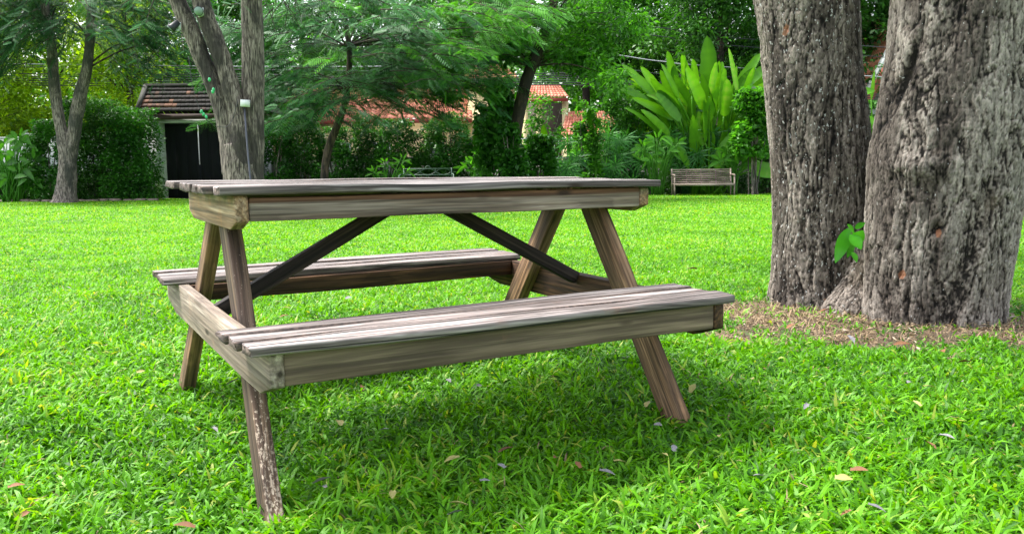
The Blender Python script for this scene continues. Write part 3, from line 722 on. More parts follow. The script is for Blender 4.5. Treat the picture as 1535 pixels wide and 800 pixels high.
P = np.stack([(rg.random(n) - .5) * 90, 50 + rg.random(n) * 10, -1 + 8.0 * rg.random(n) ** 1.1], 1)
k = fbm(P * .35, 3) > -.22; P = P[k]
fo = Foliage(); fo.add(*leaves_at(P, rg, .55, .6, .4, .0)); o = fo.build('distant_foliage', M_MIDLEAF, None)
tag(o, 'far mass of green foliage behind the houses', 'foliage', kind='stuff')

# left twin-stemmed tree
def px_pts(lst, D, scale=None):
    o = []
    for px, py, wpx, *dd in lst:
        d = D + (dd[0] if dd else 0); p = at(px, py, d); o.append((p.x, p.y, p.z, wpx / 2 / F_PX * d))
    return o
def sub(lst, g): return [(x - g[0], y - g[1], z - g[2], r) for x, y, z, r in lst]
D = 24.0; g = onground(97, D, 304)
t = empty('twin_stemmed_tree', tuple(g), 'slender grey tree forking into two stems at the left of the lawn with feathery leaves', 'tree')
mb = MB(); limb_tree(mb, sub(px_pts([(97, 309, 46), (98, 300, 36), (99, 282, 29), (101, 262, 27), (101, 240, 24), (94, 205, 18), (90, 185, 16), (84, 150, 16), (80, 110, 15), (76, 60, 13), (66, 0, 11), (60, -60, 8)], D), g), 14, .10); mb.build('trunk', M_BARK_GREY, t, True)
mb = MB(); limb_tree(mb, sub(px_pts([(101, 285, 22), (103, 262, 22), (104, 240, 20), (110, 205, 19), (116, 165, 19), (121, 140, 18), (130, 105, 15), (135, 60, 13), (138, 0, 11), (146, -60, 8)], D), g), 14, .10); mb.build('trunk', M_BARK_GREY, t, True)
rg = np.random.default_rng(71); fo = Foliage(); mb = MB(); G = np.array(tuple(g))
for i in range(430):
    px = rg.uniform(-60, 285); ylim = 110 if px < 60 else (70 if px < 160 else 105); py = rg.uniform(-70, ylim * rg.random() ** .25)
    o = np.array(tuple(at(px, py, D + rg.uniform(-1.6, 1.8)))) - G
    d = np.array([np.sign(px - 110) * .8 + rg.normal() * .5, rg.normal() * .6, -.15 + rg.normal() * .25])
    spray(fo, o, d, .7 + .5 * rg.random(), rg, 12, .38, rg.normal() * .12 - .12, .4, mb, lw=.034, ll=.10, pairs=8)
for k in range(10):
    px, py = rg.uniform(-30, 260), rg.uniform(-30, 80); e = np.array(tuple(at(px, py, D))) - G; s = np.array(tuple(at(76 if px < 100 else 136, py + 35, D))) - G
    limb_tree(mb, [(*s, .03), (*(s * .5 + e * .5 + [0, 0, .12]), .02), (*e, .008)], 5)
fo.build('crown', M_FEATHER, t); tag(mb.build('twigs', M_BARK_DARK, t), kind='stuff')

# stained tree in front of the gate: two leaning stems and an upright one
D = 16.0; g = onground(362, D, 310)
t = empty('gate_tree', tuple(g), 'stained old tree with leaning double stem and upright stem in front of the black gate', 'tree'); gtree = t
mb = MB(); limb_tree(mb, sub(px_pts([(366, 335, 76), (364, 300, 64), (361, 268, 52), (357, 240, 46), (352, 215, 38)], D), g), 20, .10); mb.build('trunk', M_BARK_PALE, t, True)
mb = MB(); limb_tree(mb, sub(px_pts([(350, 260, 34), (346, 220, 32), (339, 190, 27), (330, 155, 25), (317, 120, 25), (302, 85, 25), (288, 50, 25), (272, 15, 24), (255, -25, 23), (225, -90, 20)], D, ), g), 16, .12); mb.build('trunk', M_BARK_PALE, t, True)
mb = MB(); limb_tree(mb, sub(px_pts([(362, 250, 36, -.05), (360, 215, 34, -.05), (357, 185, 29, -.05), (352, 155, 27, -.05), (343, 120, 26, -.05), (331, 85, 26, -.05), (318, 50, 26, -.05), (305, 15, 25, -.05), (292, -30, 23, -.05), (280, -90, 20, -.05)], D), g), 16, .12); mb.build('trunk', M_BARK_PALE, t, True)
mb = MB(); limb_tree(mb, sub(px_pts([(376, 300, 44, .08), (379, 268, 33, .08), (380, 230, 31, .08), (380, 180, 31, .08), (379, 120, 33, .08), (379, 60, 32, .08), (377, 0, 29, .08), (375, -90, 25, .08)], D), g), 16, .08); mb.build('trunk', M_BARK_PALE, t, True)
rg = np.random.default_rng(77); fo = Foliage(); mb = MB(); G = np.array(tuple(g))
for i in range(200):
    px = rg.uniform(160, 560); py = rg.uniform(-260, -70); o = np.array(tuple(at(px, py, D + rg.uniform(-1.5, 1.5)))) - G
    spray(fo, o, [rg.normal(), rg.normal() * .7, -.3], .8, rg, 10, .3, rg.normal() * .1, .4, mb, lw=.015, ll=.06, pairs=8)
for k in range(40):    # a few sprays that reach down beside the stems
    px = rg.choice([rg.uniform(395, 440), rg.uniform(190, 250)]); py = rg.uniform(-60, 10); o = np.array(tuple(at(px, py, D + rg.uniform(.3, 1.5)))) - G
    spray(fo, o, [rg.normal() * .6, rg.normal() * .5, -.4], .45, rg, 9, .22, rg.normal() * .1, .5, mb, lw=.012, ll=.05, pairs=8)
for px, py in ((200, -80), (300, -140), (420, -120), (520, -90), (350, -200)):
    e = np.array(tuple(at(px, py, D))) - G; s = np.array(tuple(at(375 if px > 330 else 285, py + 40, D))) - G
    limb_tree(mb, [(*s, .06), (*(s * .5 + e * .5 + [0, 0, .1]), .04), (*e, .012)], 5)
fo.build('crown', M_FEATHER, t); tag(mb.build('twigs', M_BARK_DARK, t), kind='stuff')

# feathery tree in the middle
D = 21.5; g = onground(484, D, 300)
t = empty('feathery_tree', tuple(g), 'small tree with thin leaning brown trunk and wide layered feathery crown in the middle', 'tree'); G = np.array(tuple(g))
mb = MB(); limb_tree(mb, sub(px_pts([(484, 306, 15), (486, 270, 12), (488, 245, 12), (494, 218, 12), (503, 195, 11), (512, 172, 10), (520, 140, 9), (524, 80, 8), (516, 20, 7)], D), g), 10, .08)
cen = [(440, 40), (430, 100), (450, 140), (500, 70), (520, 122), (560, 50), (575, 105), (600, 110), (640, 90), (630, 118), (655, 95), (690, 50), (700, 70), (480, 10), (560, 0), (640, 20), (420, 165), (470, 160), (700, 20), (750, 40), (735, 40), (410, 60), (470, 115), (610, 60), (545, 128), (670, 115), (600, 132)]
rg = np.random.default_rng(81); fo = Foliage(); fo2 = Foliage(); tw = MB()
for i, (cx_, cy_) in enumerate(cen):
    e = np.array(tuple(at(cx_, cy_, D + rg.uniform(-1.5, 1.5)))) - G; s = np.array(tuple(at(519, 130 if cy_ > 70 else 70, D))) - G
    limb_tree(mb, [(*s, .022), (*(s * .45 + e * .55 + [0, 0, .10]), .014), (*e, .006)], 6)
    for j in range(18):
        o = e + rg.standard_normal(3) * np.array([.60, 1., .34]); sgx = np.sign(cx_ - 519 + rg.normal() * 60)
        f = fo2 if (cx_ > 640 and rg.random() < .6) or rg.random() < .14 else fo
        spray(f, o, [sgx * 1. + rg.normal() * .4, rg.normal() * .6 - .2, .05 + rg.normal() * .22], .75 + .5 * rg.random(), rg, 12, .40, rg.normal() * .13, .28, tw, lw=.036, ll=.115, pairs=8)
mb.build('trunk', M_BARK_DARK, t, True); tag(tw.build('twigs', M_BARK_DARK, t), kind='stuff'); fo.build('crown', M_FEATHER, t); fo2.build('young_leaves', M_FEATHER2, t)

# leaning dark tree overgrown by climbers
D = 22.5; g = onground(757, D, 300)
t = empty('leaning_tree', tuple(g), 'dark trunk leaning right before the porch with thick green crown of clustered leaves', 'tree'); G = np.array(tuple(g))
mb = MB(); limb_tree(mb, sub(px_pts([(757, 305, 26), (760, 270, 20), (766, 235, 19), (772, 205, 18), (776, 180, 19), (783, 145, 19), (792, 112, 18), (803, 85, 17), (815, 55, 15), (826, 20, 14), (836, -40, 12)], D), g), 12, .12)
rg = np.random.default_rng(91); fo = Foliage()
for i, (cx_, cy_) in enumerate([(720, 10), (750, 30), (750, 60), (735, 60), (770, 10), (855, 20), (870, 50), (885, 10), (860, 80), (865, 60), (700, 75), (900, 80), (915, 40), (765, 40), (690, 95), (700, 40), (690, 90), (930, 20), (810, -20), (880, -30), (740, -30), (945, 60), (905, 110), (885, 95)]):
    e = np.array(tuple(at(cx_, cy_, D + rg.uniform(-1., 1.6)))) - G; s = np.array(tuple(at(797 if cy_ > 40 else 822, 100 if cy_ > 40 else 40, D))) - G
    limb_tree(mb, [(*s, .03), (*(s * .5 + e * .5 + [0, 0, .14]), .018), (*e, .008)], 5)
    for j in range(6): clump(fo, e + rg.standard_normal(3) * .34, .40, 130, .15, rg, .36, .5, rg.normal() * .16)
mb.build('trunk', M_BARK_DARK, t, True); fo.build('crown', M_MIDLEAF, t)

# ------------------------------------------------------------------ shrubs
def shrub(name, label, cat, px0, px1, py0, py1, D, n, size, mat, seed, group=None, aspect=.5, depth=.5, dens=-.05, tone=0., stems=4, gap=0., droop=.3, taper=.25, nf=2.6):
    rg = np.random.default_rng(seed); g = onground((px0 + px1) / 2, D); G = np.array(tuple(g))
    t = empty(name, tuple(g), label, cat, group)
    A = at(px0, py1, D); B = at(px1, py0, D); w_ = (B.x - A.x) / 2; cx_ = (A.x + B.x) / 2; z0, z1 = max(A.z, g.z + gap), B.z
    P = rg.random((n * 3, 3)); u = P * 2 - 1
    zz = z0 + (z1 - z0) * P[:, 2]; k = (1 - taper * P[:, 2] ** 2); X_ = cx_ + u[:, 0] * w_ * k; Y_ = D + u[:, 1] * depth * k
    p = np.stack([X_, Y_, zz], 1)
    edge = (np.abs(u[:, 0]) ** 3 + np.clip(u[:, 2], 0, 1) ** 4) * .55 + .12 * np.abs(u[:, 1])
    ok = (fbm(p * nf + seed, 3) - edge * .6 > dens); p = p[ok][:n]; size = size * 1.2
    cl = fbm(p * 1.7 + 50, 2) * .35
    V, Q, A_ = leaves_at(p - G, rg, size, aspect, droop, tone); A_ = A_ + np.repeat(cl, 4)
    fo = Foliage(); fo.add(V, Q, A_); mb = MB()
    for i in range(stems):
        x0 = (cx_ - g.x) + rg.uniform(-.25, .25) * w_; x1 = (cx_ - g.x) + rg.uniform(-.7, .7) * w_; h = z1 - g.z
        limb_tree(mb, [(x0, rg.normal() * .08, -.05, .022), (x0 * .6 + x1 * .4 + rg.normal() * .04, rg.normal() * .1, h * .4, .017), (x1, rg.normal() * .15, h * .85, .006)], 5)
    mb.build('stem', M_BARK_GREY, t); fo.build('foliage', mat, t); return t
SH = 'hedge shrubs along the wall'
shrub('shrub', 'dark climbing shrub filling the space between the left tree and the white gate pillar', 'shrub', 165, 231, 160, 303, 25.6, 15000, .075, M_IVY, 101, depth=.7, taper=.1, dens=-.25)
shrub('shrub', 'tall dark green shrub directly behind the left twin-stemmed tree', 'shrub', 100, 178, 148, 302, 25.8, 14000, .075, M_DARKLEAF, 102, depth=.6, taper=.1, dens=-.22, tone=.05)
shrub('shrub', 'mid green shrub left of the twin-stemmed tree', 'shrub', 48, 104, 180, 302, 25.4, 8500, .08, M_IVY, 103, depth=.5, dens=-.2, tone=.1)
shrub('shrub', 'low dark foliage at the foot of the broad-leaved plant on the far left', 'shrub', -50, 60, 245, 303, 25.9, 6000, .10, M_DARKLEAF, 104, depth=.5, dens=-.3)
k = 0
for px0, px1, y0, lab in ((392, 440, 176, 'hedge shrub right beside the stained upright trunk'), (432, 482, 168, 'thin dark hedge shrub left of the thin leaning trunk'), (476, 530, 180, 'dark hedge shrub behind the thin leaning trunk'), (522, 572, 172, 'hedge shrub left of the green metal bench'), (566, 620, 176, 'dark hedge shrub behind the left half of the green metal bench'), (612, 664, 168, 'dark hedge shrub behind the right half of the green metal bench'), (654, 706, 172, 'bushy hedge shrub right of the green metal bench')):
    shrub('hedge_shrub', lab, 'shrub', px0, px1, y0 - 4 + 7 * (k % 3), 290, 27.15 + .12 * (k % 2), 7500, .075, M_DARKLEAF if k % 2 else M_IVY, 110 + k, SH, depth=.45, dens=-.22, taper=.15, nf=2.2, stems=6); k += 1
shrub('climber_column', 'leafy column of climbers left of the dark leaning trunk', 'climber', 712, 772, 118, 268, 22.9, 5200, .12, M_IVY, 121, aspect=.8, depth=.35, dens=-.16, tone=.12, droop=.9)
shrub('shrub', 'leafy bush hiding the foot of the dark leaning trunk', 'shrub', 742, 788, 186, 290, 21.9, 3200, .10, M_IVY, 151, aspect=.7, depth=.35, dens=-.12, tone=.05)
shrub('shrub', 'bush with rounded leaves in front of the porch column', 'shrub', 788, 832, 188, 285, 24.2, 2400, .11, M_IVY, 122, aspect=.7, depth=.35, dens=-.08, tone=.1, gap=.5)
shrub('shrub', 'loose leafy bush between the porch and the fan palms', 'shrub', 850, 905, 150, 285, 25.5, 5200, .10, M_MIDLEAF, 123, depth=.5, dens=-.06, tone=-.05)
shrub('shrub', 'green bush behind the left side of the paddle-leaved clump', 'shrub', 895, 985, 128, 285, 27.0, 5200, .10, M_MIDLEAF, 124, depth=.4, dens=-.15, tone=-.1)
shrub('shrub', 'dark undergrowth behind the brown slatted bench', 'shrub', 985, 1120, 205, 300, 27.6, 6500, .09, M_DARKLEAF, 125, depth=.35, dens=-.35, tone=-.15)
shrub('small_tree', 'small bush tree on thin pale bare stems right of the brown bench', 'small tree', 1098, 1165, 132, 232, 25.6, 3600, .13, M_MIDLEAF, 126, aspect=.7, depth=.45, dens=-.2, tone=.05, stems=9, gap=1.0)
shrub('shrub', 'dark bush right of the small tree and behind the big trunk', 'shrub', 1120, 1190, 165, 300, 27.9, 4200, .10, M_DARKLEAF, 127, depth=.4, dens=-.3)
shrub('shrub', 'bush with green leaves low in the gap between the big trunks', 'shrub', 1255, 1350, 150, 300, 27.3, 4200, .12, M_DARKLEAF, 128, depth=.4, dens=-.3)
for i, (a0, a1, y0, lab) in enumerate(((700, 745, 200, 'dark shrub behind the bright ginger plant'), (905, 960, 200, 'dark shrub between the fan palms'))):
    shrub('shrub', lab, 'shrub', a0, a1, y0, 290, 27.0, 2600, .09, M_DARKLEAF, 140 + i, depth=.3, dens=-.25, tone=-.1)

shrub('shrub', 'thin leafy shrub half hiding the porch columns and roof edge', 'shrub', 776, 856, 138, 285, 27.6, 2200, .10, M_MIDLEAF, 150, depth=.4, dens=.08, tone=-.1, nf=3.4)
# paddle-leaved plants
def plant(name, label, cat, px, D, leaves, mat, group=None, seed=1, stemr=.012, tone=.45, spread=.12, tear=0., fold=.16, seg=9, shape=(.75, .65), mid=.55, smat=None):
    """leaves: (start px,py, tip px,py, width m, droop) ; start None = from the base"""
    rg = np.random.default_rng(seed); g = onground(px, D); G = np.array(tuple(g)); t = empty(name, tuple(g), label, cat, group)
    lf = MB(); stm = MB()
    for (x0, y0, x1, y1, W, dr) in leaves:
        dd = D + rg.uniform(-1, 1) * spread; a = np.array(tuple(at(x0, y0, dd))) - G; b = np.array(tuple(at(x1, y1, dd - rg.uniform(0, .3) * np.hypot(x1 - x0, y1 - y0) / F_PX * D))) - G
        paddle(lf, a, b, W, dr, rg, float(np.clip(tone + rg.normal() * .16, 0, 1)), seg, fold, tear, shape=shape)
        bx = np.array([rg.uniform(-1, 1) * spread * .7, rg.uniform(-1, 1) * spread * .5, -.04])
        m_ = bx * (1 - mid) + a * mid + np.array([0, 0, .08 * np.linalg.norm(a)])
        sp = spline([(*bx, stemr * 1.6), (*m_, stemr * 1.2), (*a, stemr)], 6); stm.tube([tuple(q[:3]) for q in sp], list(sp[:, 3]), 5, c=.5)
    stm.build('stems', smat or mat, t); lf.build('leaves', mat, t, True); return t
rg = np.random.default_rng(5)
BL_ = [(1064, 140, 1060, 54, .36, .02), (1042, 150, 1038, 88, .28, .02), (1015, 145, 1000, 76, .30, -.02), (1018, 160, 1010, 98, .30, .04), (1032, 135, 1022, 82, .26, .05), (1078, 150, 1083, 92, .28, .03), (1092, 165, 1104, 98, .28, .05),
    (985, 150, 932, 97, .20, .14), (975, 155, 915, 126, .18, .16), (990, 160, 945, 118, .22, .16), (1000, 165, 960, 100, .24, .12), (1000, 185, 935, 138, .20, .18), (1010, 190, 950, 150, .22, .2), (1020, 170, 975, 118, .26, .1), (1030, 190, 985, 135, .24, .12),
    (1098, 150, 1140, 80, .24, .12), (1100, 165, 1152, 108, .26, .14), (1105, 140, 1092, 72, .16, .06), (1095, 180, 1135, 130, .26, .12), (1090, 190, 1118, 140, .26, .1), (1110, 190, 1150, 165, .24, .16),
    (1040, 195, 1036, 140, .26, .0), (1060, 190, 1075, 150, .30, .05), (1060, 215, 1014, 158, .22, .10), (1075, 205, 1105, 172, .28, .12), (1085, 210, 1082, 160, .28, .04), (1030, 205, 1005, 170, .26, .1), (1072, 175, 1052, 110, .30, .02), (1052, 180, 1062, 118, .30, .02), (1085, 175, 1090, 118, .28, .03), (1065, 230, 1062, 175, .30, .03), (1048, 240, 1030, 195, .26, .06), (1090, 235, 1112, 200, .26, .12), (1080, 240, 1085, 195, .28, .04), (1072, 228, 1092, 222, .22, .3), (1055, 165, 1028, 100, .30, .06), (1100, 200, 1128, 180, .24, .2), (1000, 205, 960, 175, .2, .2), (1020, 225, 985, 190, .22, .16)]
BL_ = [(a + 8 * (d_ < 0), b, c_, d_, e_ * 1.35 * rg.uniform(.8, 1.2), f_ + rg.normal() * .04) for a, b, c_, d_, e_, f_ in BL_]
for i in range(75):
    x0 = rg.uniform(985, 1125); y0 = rg.uniform(140, 262); an = rad(90) - (x0 - 1058) / 60 * rad(52 if i % 3 else 78) + rg.normal() * .28; ln = rg.uniform(45, 75)
    BL_.append((x0, y0, x0 + math.cos(an) * ln, y0 - math.sin(an) * ln, rg.uniform(.2, .36), rg.uniform(.02, .35)))
plant('paddle_leaved_clump', 'tall fan of bright green paddle-shaped leaves above the brown bench', 'plant', 1058, 26.9, BL_, M_BANANA, seed=6, stemr=.028, tone=.5, spread=.7, tear=.16, seg=16, shape=(.72, .48))
def rosette(px, py, n, lpx, W, rg, up=.6, dr=.2, ys=.8):
    o = []
    for i in range(n):
        an = rad(90) + (i / (n - 1) - .5) * rad(230) + rg.normal() * .12; ln = lpx * rg.uniform(.7, 1.1)
        x0 = px + math.cos(an) * ln * .25; y0 = py - abs(math.sin(an)) * ln * .25 - rg.uniform(0, 6)
        o.append((x0, y0, px + math.cos(an) * ln, py - math.sin(an) * ln * ys - up * 4, W * rg.uniform(.8, 1.2), dr))
    return o
rg = np.random.default_rng(8); lv = []
for (px, py) in ((715, 246), (728, 232), (738, 250), (722, 262), (748, 258), (704, 256)): lv += rosette(px, py, 8, 24, .09, rg)
plant('ginger_plant', 'bright green bushy ginger plant right of the green metal bench', 'plant', 725, 25.6, lv, M_MIDLEAF, seed=9, tone=.75, spread=.2, stemr=.009)
lv = []
for (px, py) in ((562, 262), (578, 250), (603, 245), (608, 262)): lv += rosette(px, py, 6, 17, .06, rg)
plant('ginger_plant', 'small light green plant left of the green metal bench', 'plant', 582, 25.9, lv, M_MIDLEAF, seed=10, tone=.6, spread=.2, stemr=.008)
lv = []
for (px, py) in ((10, 225), (25, 240), (40, 222), (5, 250), (30, 262), (50, 245), (-10, 235), (15, 275), (45, 275), (-12, 268), (28, 212)): lv += rosette(px, py, 7, 26, .14, rg, dr=.25)
plant('broad_leaved_plant', 'broad-leaved green plant at the far left edge of the lawn', 'plant', 20, 25.0, lv, M_MIDLEAF, seed=11, tone=.35, spread=.35)
lv = []
for (px, py) in ((985, 215), (965, 228), (1000, 232), (978, 245), (1012, 222)): lv += rosette(px, py, 8, 24, .10, rg)
plant('compound_leaved_plant', 'mid green leafy plant left above the brown bench', 'plant', 985, 25.9, lv, M_MIDLEAF, seed=12, tone=.5, spread=.25)
lv = []
for (px, py) in ((1098, 240), (1082, 246), (1108, 252), (1094, 232)): lv += rosette(px, py, 8, 25, .10, rg, dr=.3)
plant('compound_leaved_plant', 'plant with drooping long leaves touching the right end of the brown bench', 'plant', 1100, 26.0, lv, M_MIDLEAF, seed=13, tone=.5, spread=.15)
plant('banana_shoot', 'young plant with two long upright leaves between the porch and the fan palms', 'plant', 893, 25.2, [(893, 215, 878, 150, .18, .1), (896, 235, 883, 195, .16, .1), (891, 205, 898, 178, .08, .02)], M_BANANA, seed=14, tone=.5, spread=.05)
plant('banana_shoot', 'small plant with one upright light leaf in front of the white railing', 'plant', 815, 25.0, [(818, 212, 815, 186, .22, .02), (816, 225, 790, 240, .18, .2), (820, 250, 835, 238, .16, .1)], M_BANANA, seed=15, tone=.6, spread=.05)
lv = []
for (px, py) in ((1300, 195), (1318, 190), (1310, 210), (1325, 215)): lv += rosette(px, py, 5, 26, .22, rg)
lv.append((1284, 140, 1312, 136, .25, .1)); lv.append((1306, 150, 1311, 104, .10, 0))
plant('paddle_leaved_clump', 'light green broad leaves glimpsed in the gap between the big trunks', 'plant', 1312, 26.5, lv, M_BANANA, seed=16, tone=.6, spread=.2, stemr=.02)

def fan_palm(px, D, fans, label, seed, tone=0.):
    rg = np.random.default_rng(seed); g = onground(px, D); G = np.array(tuple(g)); t = empty('fan_palm', tuple(g), label, 'palm', 'fan palms by the wall')
    fo = Foliage(); mb = MB()
    for fx, fy in fans:
        c = np.array(tuple(at(fx, fy, D + rg.uniform(-.3, .3)))) - G; b0 = np.array([rg.uniform(-.15, .15), rg.uniform(-.1, .1), 0.])
        sp = spline([(*b0, .014), (*(b0 * .5 + c * .5 + [0, 0, .15]), .010), (*c, .006)], 5); mb.tube([tuple(q[:3]) for q in sp], list(sp[:, 3]), 5)
        k = 11; an = np.linspace(-150, 150, k) * math.pi / 180 + rg.normal() * .1; roll = rg.uniform(-.6, .6)
        ax = np.array([math.sin(roll), -.35, math.cos(roll)]); ax /= np.linalg.norm(ax); sd_ = np.cross(ax, [0, 1, .3]); sd_ /= np.linalg.norm(sd_)
        Dv = np.cos(an)[:, None] * ax + np.sin(an)[:, None] * sd_; Dv[:, 2] -= .35; Dv[:, 1] -= .25
        V, Q = leaf_quads(np.tile(c, (k, 1)), Dv, np.tile(np.array([0, -1., .6]), (k, 1)), np.full(k, .46) * (.8 + .3 * rg.random(k)), np.full(k, .05), .1)
        fo.add(V, Q, np.full(len(V), .45 + tone + rg.normal() * .15))
    mb.build('stem', M_PALM, t); fo.build('fronds', M_PALM, t)
rg = np.random.default_rng(17)
for i, (px, D, x0, x1, y0, y1, n, lab) in enumerate(((848, 24.8, 830, 872, 235, 268, 12, 'low fan palm just behind the tabletop left of the cluster'), (868, 26.4, 850, 895, 195, 262, 20, 'tall dark fan palm left of the upright young plant'), (910, 26.2, 890, 935, 200, 275, 24, 'dense fan palm in the middle of the palm group'), (950, 26.5, 930, 975, 205, 280, 20, 'dark fan palm left of the leafy plant by the bench'), (1028, 26.6, 1000, 1050, 190, 255, 24, 'fan palm behind the left half of the brown bench'), (1070, 26.7, 1050, 1095, 195, 250, 20, 'fan palm behind the right half of the brown bench'), (1020, 27.0, 985, 1060, 160, 215, 18, 'highest fan palm under the paddle-leaved clump'), (930, 27.3, 905, 965, 175, 225, 14, 'fan palm at the back near the low wall'))):
    fan_palm(px, D, [(rg.uniform(x0, x1), rg.uniform(y0, y1)) for _ in range(n)], lab, 170 + i, .05 if i % 2 else -.05)

# ------------------------------------------------------------------ gate house
M_WHITE = flat_mat('white_plaster', (.62, .64, .62), .8, var=.25, scale=3)
M_GREYW = flat_mat('grey_render', (.30, .30, .27), .85, var=.3, scale=2.5)
M_BLACK = flat_mat('black_door', (.004, .005, .008), .95, var=.3, scale=3, bmp=.2)
M_FASC = flat_mat('brown_fascia', (.07, .04, .035), .7, var=.3)
M_CONC = flat_mat('mossy_concrete', (.028, .028, .022), .9, var=.5, scale=5)
def tile_mat(name, stops):
    m, nt, bs, out = new_mat(name); a = N(nt, 'ShaderNodeAttribute', attribute_name='v')
    c = ramp(nt, a.outputs['Fac'], stops); n1 = noise(nt, mapping(nt, (1, 1, 1), False), 9, 5, .65); c = mixc(nt, .8, c, ramp(nt, n1, [(.3, .45), (.7, 1.25)]), 'MULTIPLY')
    L(nt, c, bs.inputs['Base Color']); bs.inputs['Roughness'].default_value = .8; return m
M_TILE_OLD = tile_mat('old_clay_tiles', [(0, (.014, .011, .010)), (.68, (.028, .020, .017)), (.85, (.10, .05, .033)), (1, (.26, .12, .075))])
M_TILE_RED = tile_mat('red_clay_tiles', [(0, (.55, .17, .10)), (1, (.85, .36, .24))])
M_RED = flat_mat('red_fascia', (.30, .05, .045), .6)
M_BEIGE = flat_mat('beige_wall', (.75, .60, .33), .85, var=.12, scale=1.5)
M_GLASS = flat_mat('dark_window', (.03, .035, .04), .15, var=.1)
def tiles(mb, p0, p1, p2, p3, nx, ns, rg, wave=.0, thick=.02, jit=.25, cfun=None):
    """p0,p1 eave left,right; p3,p2 top left,right"""
    p0, p1, p2, p3 = map(Vector, (p0, p1, p2, p3)); nrm = (p1 - p0).cross(p3 - p0).normalized()
    if nrm.z < 0: nrm = -nrm
    for j in range(ns):
        for i in range(nx):
            u0, u1 = i / nx, (i + 1) / nx; v0, v1 = j / ns, (j + 1.15) / ns
            if v1 > 1: v1 = 1
            def pt(u, v, h): return tuple(p0.lerp(p1, u).lerp(p3.lerp(p2, u), v) + nrm * h)
            c = cfun(i, j) if cfun else rg.random() * jit + .5 - jit / 2
            h0 = thick * (1 + .3 * rg.random())
            if wave:
                us = np.linspace(u0, u1, 5); hh = wave * np.array([0, .75, 1, .75, 0]); V = []
                for v, hb in ((v0, h0), (v1, 0)): V += [pt(u, v, hb + h_) for u, h_ in zip(us, hh)]
                V += [pt(u, v0, h_ - .012) for u, h_ in zip(us, hh)]
                mb.add(V, [[k, k + 1, k + 6, k + 5] for k in range(4)] + [[k + 10, k + 11, k + 1, k] for k in range(4)], c=c)
            else:
                e = (u1 - u0) * .03
                V = [pt(u0 + e, v0, h0), pt(u1 - e, v0, h0), pt(u1 - e, v1, .003), pt(u0 + e, v1, .003), pt(u0 + e, v0, h0 - thick), pt(u1 - e, v0, h0 - thick)]
                mb.add(V, [[0, 1, 2, 3], [4, 5, 1, 0], [0, 3, 4, 4][:4]] if False else [[0, 1, 2, 3], [4, 5, 1, 0]], c=c)
GD = 27.0
def gx_(px, D=GD): return at(px, 230, D).x
def gzp(py, D=GD, px=300): return at(px, py, D).z
zg = gzf(gx_(290), GD) - .02
gate = empty('gate_house', (gx_(293), GD, zg), 'low gate building with mossy tiled roof and white pillars around black doors', 'gate')
G = np.array([gx_(293), GD, zg])
def gbox(mb, pxa, pxb, ya, yb, z0, z1): mb.box(gx_(pxa) - G[0], gx_(pxb) - G[0], ya, yb, z0 - G[2], z1 - G[2])
zl_ = gzp(184)
mb = MB(); gbox(mb, 229, 243, -.05, 1.6, zg, zl_); mb.build('pillar', M_WHITE, gate)
mb = MB(); gbox(mb, 343, 388, -.05, 1.6, zg, zl_); mb.build('pillar', M_WHITE, gate)
mb = MB(); gbox(mb, 229, 388, -.055, 1.6, zl_ + .002, gzp(179)); mb.build('lintel', M_WHITE, gate)
mb = MB(); gbox(mb, 222, 394, -.20, 1.75, gzp(179) + .002, gzp(171)); mb.build('fascia', M_FASC, gate)
for a_, b_ in ((243, 292.1), (293.9, 343)):
    mb = MB(); xa, xb = gx_(a_) - G[0] + .004, gx_(b_) - G[0] - .004
    mb.box(xa, xb, .30, .34, .03, zl_ - zg - .01)
    for fr in (.0, .333, .667): mb.box(xa + (xb - xa) * fr + .03, xa + (xb - xa) * (fr + .333) - .03, .288, .299, .12, zl_ - zg - .12)
    mb.build('door', M_BLACK, gate)
mb = MB(); mb.box(gx_(291.6) - G[0] - .03, gx_(294.2) - G[0] + .03, .270, .286, .0, gzp(247) - zg); mb.build('door_latch_bar', M_BLACK, gate)
rg = np.random.default_rng(33)
eL = at(206, 168, 26.55); eR = at(399, 168, 26.55); rL = at(219, 131, 27.6); rR = at(388, 131, 27.6)
v = lambda p: (p.x - G[0], p.y - G[1], p.z - G[2])
def cf(i, j):
    n = vnoise(np.array([[i * .28, j * .9, 1.5]]))[0]; lowband = 1 if j <= 4 else .3
    return float(np.clip(.30 + (n * 1.0 + rg.random() * .5) * lowband * .9, 0, 1))
mb = MB(); eR.z = eL.z; rR.z = rL.z
ns_ = 6
tiles(mb, v(eL), v(eR), v(rR), v(rL), 30, ns_, rg, thick=.05, cfun=cf)
bL = Vector((eL.x, 28.65, eL.z)); bR = Vector((eR.x, 28.65, eR.z))
tiles(mb, v(bR), v(bL), v(rL), v(rR), 20, 6, rg, thick=.05, cfun=cf)
mb.add([v(eL), v(bL), v(rL)], None, [[0, 1, 2]], c=.1); mb.add([v(eR), v(bR), v(rR)], None, [[0, 1, 2]], c=.1)
mb.build('roof', M_TILE_OLD, gate)
mb = MB()
for a_, b_ in ((eL, rL), (eR, rR), (rL, rR)): mb.bar(Vector(v(a_)) + Vector((0, 0, .05)), Vector(v(b_)) + Vector((0, 0, .05)), .13, .10)
mb.build('ridge_cap', M_CONC, gate)

